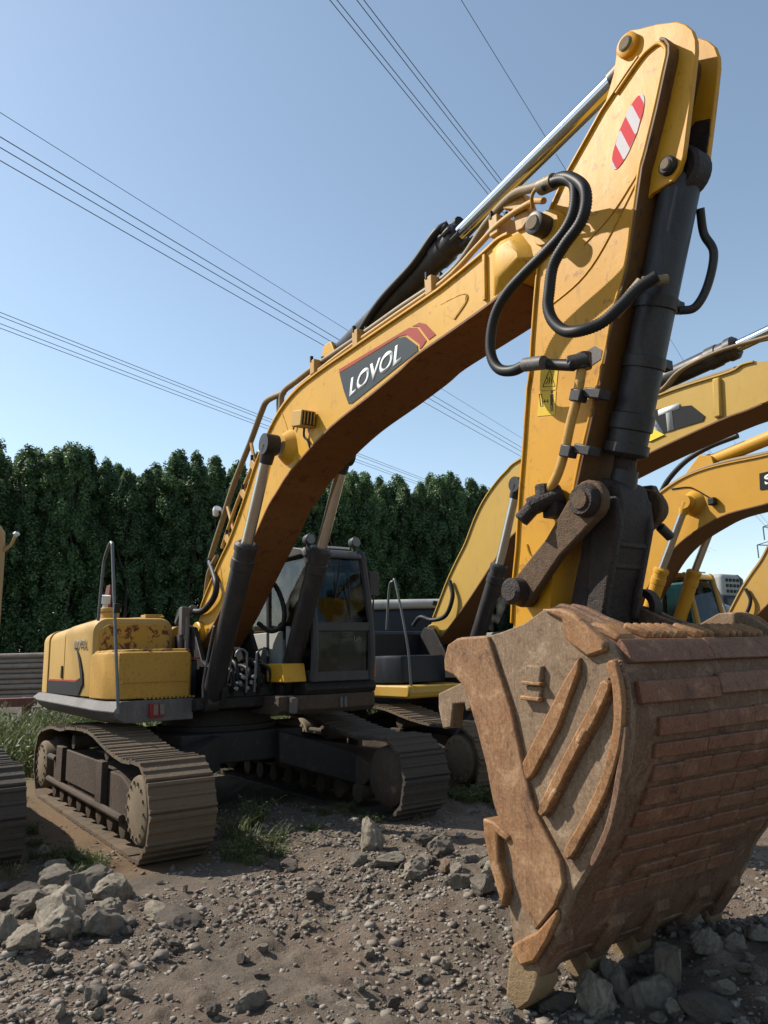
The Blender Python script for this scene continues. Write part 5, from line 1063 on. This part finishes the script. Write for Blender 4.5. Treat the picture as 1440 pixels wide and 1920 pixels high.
# ------------------------------------------------------------------ stones
def rock_mesh(seed, elong, mat):
    g = np.random.default_rng(seed); bm = bmesh.new(); bmesh.ops.create_icosphere(bm, subdivisions=4, radius=1)
    V = np.array([v.co[:] for v in bm.verts])
    for k in range(11):
        n = g.normal(size=3); n /= np.linalg.norm(n); d = g.uniform(.48, .86); t = V @ n - d; V = V - np.outer(np.clip(t, 0, None), n) * .96
    n1 = fbm(V[:, 0] * 2.2 + seed, V[:, 1] * 2.2 + V[:, 2] * 1.7, 4); n2 = fbm(V[:, 2] * 6 + seed * 3.1, V[:, 0] * 6 - V[:, 1] * 4, 3)
    V = V * (1 + .24 * n1 + .10 * n2)[:, None]
    V = V * np.array(elong); V[:, 2] -= V[:, 2].min(); V[:, 2] /= V[:, 2].max(); V[:, :2] /= np.abs(V[:, :2]).max()
    for v, c in zip(bm.verts, V): v.co = c
    me = bpy.data.meshes.new('stone'); bm.to_mesh(me); bm.free(); me.polygons.foreach_set('use_smooth', [True] * len(me.polygons)); me.set_sharp_from_angle(angle=R(14)); me.materials.append(MAT[mat]); return me
MAT['rocktan'] = rockmat('brown_brick_lump', (.20, .12, .075), (.26, .17, .11))
RK = {}
for mi, mt in enumerate(('rock', 'rocklight', 'rockdark', 'rocktan')): RK[mt] = [rock_mesh(31 * mi + k, (1, rnd.uniform(.6, .95), rnd.uniform(.55, .95)), mt) for k in range(5)]
STONES = [
(-2.60, 6.27, 0.171, 0.228, 'rock', 'grey lump at the back of the left rubble pile'),
(-2.29, 6.10, 0.189, 0.275, 'rock', 'rounded grey lump at the back right of the left rubble pile'),
(-1.98, 5.75, 0.172, 0.219, 'rocklight', 'flat tan slab on the right of the left rubble pile'),
(-2.38, 5.74, 0.151, 0.159, 'rocklight', 'low pale lump in the middle of the left rubble pile'),
(-2.61, 5.74, 0.158, 0.189, 'rockdark', 'dark lump at the left of the rubble pile by the left edge'),
(-2.13, 5.66, 0.124, 0.116, 'rock', 'small lump wedged above the largest pale boulder at left'),
(-2.10, 5.14, 0.215, 0.25, 'rocklight', 'largest pale boulder in the left rubble pile'),
(-1.82, 5.11, 0.125, 0.189, 'rock', 'grey block against the right side of the largest pale boulder'),
(-2.16, 4.80, 0.118, 0.157, 'rocklight', 'pale block below the largest boulder near the left edge'),
(-2.35, 4.97, 0.081, 0.206, 'rocklight', 'pale boulder cut by the left edge of the picture'),
(-1.71, 5.22, 0.073, 0.100, 'rock', 'small stone just right of the left rubble pile'),
(-1.44, 5.41, 0.159, 0.167, 'rockdark', 'dark soil clod beside the hollow right of the left pile'),
(-0.19, 7.28, 0.147, 0.367, 'rocklight', 'upright pale rock standing in front of the shaded track'),
(0.42, 6.88, 0.134, 0.199, 'rock', 'grey angular rock behind the rubble line near the bucket'),
(0.17, 6.30, 0.128, 0.156, 'rocklight', 'pale slab leaning in the rubble line'),
(-0.05, 6.62, 0.153, 0.125, 'rock', 'low grey slab right of the upright pale rock'),
(-0.30, 6.85, 0.114, 0.109, 'rock', 'flat chip at the foot of the upright pale rock'),
(0.51, 6.15, 0.107, 0.143, 'rock', 'grey block in the rubble line closest to the bucket edge'),
(0.39, 6.30, 0.069, 0.147, 'tan', 'small brown lump in the middle of the rubble line'),
(0.47, 5.87, 0.103, 0.129, 'rock', 'front grey stone of the rubble line near the bucket'),
(0.61, 5.66, 0.095, 0.174, 'rock', 'round grey stone touching the bucket edge'),
(0.71, 5.96, 0.139, 0.156, 'rocklight', 'pale flat slab half behind the bucket edge'),
(0.62, 6.47, 0.080, 0.103, 'rock', 'small grey stone at the rear of the rubble line'),
(0.27, 6.60, 0.105, 0.124, 'rock', 'grey stone behind the leaning pale slab'),
(0.30, 7.46, 0.118, 0.140, 'rockdark', 'dark lump on the crest behind the rubble line'),
(-1.55, 4.26, 0.067, 0.135, 'rock', 'lone pointed stone at the bottom left'),
(-0.72, 4.14, 0.088, 0.107, 'rock', 'grey lump at the bottom middle of the dirt'),
(-1.38, 4.26, 0.051, 0.077, 'rocklight', 'small pale stone right of the lone pointed stone'),
(-0.58, 5.93, 0.065, 0.112, 'rockdark', 'dark clod in the middle of the dirt'),
(-0.87, 6.91, 0.115, 0.120, 'rockdark', 'dark clod by the weeds in front of the near track'),
(1.04, 4.34, 0.108, 0.255, 'rocklight', 'pale block with a sunlit edge under the bucket teeth'),
(1.16, 4.46, 0.100, 0.234, 'rock', 'grey block behind the sunlit block under the bucket'),
(1.31, 4.36, 0.131, 0.197, 'rock', 'long grey slab in the bucket shadow'),
(1.43, 4.43, 0.110, 0.279, 'rock', 'tall grey block in the bucket shadow'),
(1.91, 4.66, 0.077, 0.132, 'rock', 'round stone in the bucket shadow near the right edge'),
(1.73, 4.63, 0.097, 0.152, 'rock', 'grey stone left of the round stone in the bucket shadow'),
(1.66, 4.27, 0.064, 0.110, 'rock', 'small grey stone below the round stone in shadow'),
(1.40, 4.22, 0.057, 0.089, 'rocklight', 'small pale stone in front of the tall shaded block'),
(1.52, 4.15, 0.141, 0.126, 'rockdark', 'long dark lump at the lower right in shadow'),
(1.87, 4.31, 0.071, 0.110, 'rock', 'grey stone in shadow at the right edge'),
(0.84, 4.37, 0.099, 0.112, 'rockdark', 'dark clod just right of the front tooth'),
(1.80, 4.99, 0.092, 0.111, 'rock', 'grey stone behind the teeth at right'),
(2.09, 4.80, 0.089, 0.121, 'rock', 'grey stone at the right edge behind the bucket heel'),
(-3.14, 7.31, 0.084, 0.126, 'rocklight', 'small pale stone beside the muddy strip'),
(-2.90, 6.94, 0.115, 0.130, 'rocklight', 'pale stone in the weeds above the left pile'),
]
def put_stone(x, y, r, h, mt, label, group=None, name='stone'):
    o = bpy.data.objects.new(name, rnd.choice(RK[mt])); COL.objects.link(o); z = float(gheight(x, y))
    o.location = (x, y, z - .18 * h); o.scale = (r * 1.05, r * rnd.uniform(.75, 1.05), h * .98); o.rotation_euler = (rnd.uniform(-.15, .15), rnd.uniform(-.15, .15), rnd.uniform(0, 6.28))
    return tagged(o, label, 'stone', group)
for x, y, r, h, mt, lab in STONES: put_stone(x, y, r * 1.06, h, 'rocktan' if mt == 'tan' else mt, lab, 'broken concrete lumps')
for (cx, cy, sx_, sy_, n, lab, grp) in ((-2.1, 5.45, .5, .45, 34, 'fist-sized stone among the boulders of the left rubble pile', 'small stones of the left pile'), (.45, 6.25, .55, .45, 46, 'fist-sized stone in the rubble line beside the bucket', 'small stones of the rubble line'), (1.45, 4.55, .5, .35, 44, 'fist-sized stone lying in the bucket shadow', 'small stones under the bucket'), (-.6, 4.7, 1.3, .7, 40, 'fist-sized stone loose on the open foreground dirt', 'small stones of the foreground')):
    for k in range(n):
        put_stone(rnd.gauss(cx, sx_), max(3.6, rnd.gauss(cy, sy_)), rnd.uniform(.022, .06), rnd.uniform(.03, .08), rnd.choice(('rock', 'rock', 'rocklight', 'rockdark')), lab, grp)
# gravel: thousands of pebbles too small to count
def pebble_field(name, label, N, x0, x1, y0, y1, smin, smax, mat, seed, clump=None):
    g = np.random.default_rng(seed)
    X = g.uniform(x0, x1, N * 3); Y = y0 + (y1 - y0) * g.random(N * 3) ** 1.35
    dens = .28 + 1.7 * fbm(X * 1.1 + 3, Y * 1.1, 4) + .5 * np.exp(-((X - .6) ** 2 + (Y - 6.1) ** 2) / .9) + .5 * np.exp(-((X + 2.1) ** 2 + (Y - 5.3) ** 2) / .7)
    lx, ly = to_local(X, Y)
    keep = (g.random(N * 3) < np.clip(dens, .04, 1)) & ~((np.abs(lx) < 2.5) & (np.abs(np.abs(ly) - 1.32) < .32)) & ~((lx < 2.2) & (ly < -1.6) & (ly > -2.4) & (g.random(N * 3) < .85))
    X = X[keep][:N]; Y = Y[keep][:N]; n = len(X); Z = gheight(X, Y)
    S = smin * (smax / smin) ** (g.random(n) ** 2.6)
    base = np.array([(-1, -.8, -.6), (1, -.9, -.5), (.9, .8, -.6), (-.9, 1, -.5), (-.8, -.6, .6), (.7, -.8, .75), (.8, .7, .55), (-.6, .8, .7)])
    V = base[None] * (1 + g.normal(size=(n, 8, 3)) * .24) * np.stack([S, S * g.uniform(.6, 1, n), S * g.uniform(.45, .9, n)], -1)[:, None, :]
    a = g.uniform(0, 6.28, n); c, s = np.cos(a)[:, None], np.sin(a)[:, None]
    VX = V[..., 0] * c - V[..., 1] * s; VY = V[..., 0] * s + V[..., 1] * c
    V = np.stack([VX + X[:, None], VY + Y[:, None], V[..., 2] + Z[:, None] + S[:, None] * .25], -1).reshape(-1, 3)
    f = np.array([(0, 3, 2, 1), (4, 5, 6, 7), (0, 1, 5, 4), (1, 2, 6, 5), (2, 3, 7, 6), (3, 0, 4, 7)])
    F = (f[None] + (np.arange(n) * 8)[:, None, None]).reshape(-1, 4)
    me = np_mesh(name, V, F, False); me.materials.append(MAT[mat]); o = bpy.data.objects.new(name, me); COL.objects.link(o); return tagged(o, label, 'gravel', None, 'stuff')
def gravel_material():
    m, n, l, p = newmat('mixed_gravel'); o, _ = coords(n, l)
    v = node(n, 'ShaderNodeTexVoronoi'); v.inputs['Scale'].default_value = 17; l.new(o, v.inputs['Vector'])
    sp = node(n, 'ShaderNodeSeparateColor'); l.new(v.outputs['Color'], sp.inputs[0])
    c = mix(n, l, sp.outputs[0], (.085, .071, .057), (.29, .26, .215)); c = mix(n, l, mul(n, l, sp.outputs[1], .5), c, (.13, .085, .062))
    d = noise(n, l, o, 90, 3, .6); c = mix(n, l, mul(n, l, ramp(n, l, d, .45, .65), .4), c, (.08, .07, .06))
    l.new(c, p.inputs['Base Color']); p.inputs['Roughness'].default_value = .9; return m
MAT['gravel'] = gravel_material()
pebble_field('gravel', 'loose mixed gravel scattered over the foreground dirt', 26000, -3.6, 3.3, 3.3, 9.5, .004, .021, 'gravel', 3)
pebble_field('coarse_gravel', 'coarser stone chips scattered over the foreground dirt', 900, -3.4, 3.0, 3.4, 8.5, .016, .042, 'gravel', 4)

# ------------------------------------------------------------------ weeds
def weed_mesh(name, seed, n, hgt, spread, mat, leafy=.3):
    g = np.random.default_rng(seed); V = []; F = []
    for k in range(n):
        a = g.uniform(0, 6.28); r = spread * math.sqrt(g.random()); bx, by = r * math.cos(a), r * math.sin(a); h = hgt * g.uniform(.45, 1.1); ln = g.uniform(.1, .7) * h; a2 = a + g.normal() * .7; wd = g.uniform(.004, .009)
        px_, py_ = -math.sin(a2), math.cos(a2); b0 = len(V)
        for i in range(4):
            t = i / 3; x = bx + math.cos(a2) * ln * t * t; y = by + math.sin(a2) * ln * t * t; z = h * t * (1 - .18 * t); ww = wd * (1 - t * .9)
            V += [(x - px_ * ww, y - py_ * ww, z), (x + px_ * ww, y + py_ * ww, z)]
        F += [(b0 + 2 * i, b0 + 2 * i + 1, b0 + 2 * i + 3, b0 + 2 * i + 2) for i in range(3)]
        if g.random() < leafy:
            for q in range(5):
                t = g.uniform(.3, 1); c = np.array([bx + math.cos(a2) * ln * t * t, by + math.sin(a2) * ln * t * t, h * t * (1 - .18 * t)]); d = g.normal(size=3); d /= np.linalg.norm(d); e = np.cross(d, g.normal(size=3)); e /= np.linalg.norm(e); s = g.uniform(.012, .03); b0 = len(V)
                V += [tuple(c), tuple(c + d * s + e * s * .4), tuple(c + d * s * 2), tuple(c + d * s - e * s * .4)]; F.append((b0, b0 + 1, b0 + 2, b0 + 3))
    me = bpy.data.meshes.new(name); me.from_pydata(V, [], F); me.materials.append(MAT[mat]); return me
W1 = [weed_mesh('weed', 70 + k, 90, .30, .16, 'grass', .5) for k in range(4)]; W2 = [weed_mesh('weed', 80 + k, 70, .22, .16, 'drygrass', .2) for k in range(3)]; W3 = [weed_mesh('weed', 90 + k, 60, .42, .12, 'grass', .8) for k in range(3)]
def weed(x, y, s, kind, label, group):
    o = bpy.data.objects.new('weed_clump', rnd.choice(kind)); COL.objects.link(o); o.location = (x, y, float(gheight(x, y)) - .01); o.scale = (s * .85, s * .85, s * rnd.uniform(.5, .8)); o.rotation_euler = (0, 0, rnd.uniform(0, 6.28)); return tagged(o, label, 'weed', group)
put_stone(-1.86, 5.32, .14, .17, 'rock', 'squat grey block right of the largest pale boulder', 'broken concrete lumps'); put_stone(-1.62, 5.62, .12, .13, 'rocklight', 'pale lump at the right end of the left rubble pile', 'broken concrete lumps'); put_stone(-2.42, 5.38, .15, .19, 'rock', 'grey lump left of the largest pale boulder', 'broken concrete lumps')
for x, y, s in ((-1.38, 7.15, 1.0), (-1.30, 7.45, 1.2), (-1.55, 7.9, 1.1), (-1.2, 7.0, .7), (-1.05, 7.3, .8), (-1.48, 7.5, .9), (-1.4, 8.3, 1.2), (-1.1, 7.7, .8)): weed(x, y, s, W1 + W3, 'green weed clump growing by the front of the near track', 'weeds in front of the near track')
for k in range(16): weed(rnd.uniform(-1.3, .3), rnd.uniform(8.1, 9.6), rnd.uniform(.4, .8), W1 + W2, 'low weed in the shade between the two tracks', 'weeds between the tracks')
for k in range(26): weed(rnd.uniform(.75, 1.5), rnd.uniform(8.9, 9.9), rnd.uniform(.6, 1.1), W1 + W2, 'bright grass tuft by the drive cover of the second machine', 'grass beside the second machine')
for k in range(60):
    lx = rnd.uniform(-4.2, .2) if k % 6 else rnd.uniform(-1, 1.6); ly = rnd.uniform(-2.6, -2.05); X, Y = to_world(lx, ly); weed(X, Y, rnd.uniform(.6, 1.4) * (1.3 if lx < -1.2 else .55), W1 + W2 + W3, 'weed in the strip between the near track and the left machine', 'weeds along the near track')
for k in range(16): weed(rnd.uniform(-3.2, -2.5), rnd.uniform(6.5, 7.6), rnd.uniform(.4, .9), W2 + W1, 'dry weed between the muddy strip and the left rubble pile', 'weeds above the left pile')
# tall weeds behind the near machine, a mass
g = np.random.default_rng(8); base = W3 + W1 + W2; V = []; F = []; tot = 0
for k in range(520):
    X = g.uniform(-9.5, 3.5); Y = g.uniform(12.6, 21) ; lx, ly = to_local(X, Y)
    if abs(ly) < 1.8 and abs(lx) < 2.8: continue
    me = base[g.integers(0, len(base))]; n = len(me.vertices); c = np.empty(n * 3); me.vertices.foreach_get('co', c); c = c.reshape(-1, 3) * g.uniform(1.2, 2.6); c = c + [X, Y, float(gheight(X, Y))]
    V.append(c); q = np.array([p.vertices[:] for p in me.polygons]); F.append(q + tot); tot += n
me = np_mesh('tall_weeds', np.concatenate(V), np.concatenate(F), False); me.materials.append(MAT['grass']); o = bpy.data.objects.new('tall_weeds', me); COL.objects.link(o); tagged(o, 'mass of tall green weeds on the ground behind the machines', 'weeds', None, 'stuff')
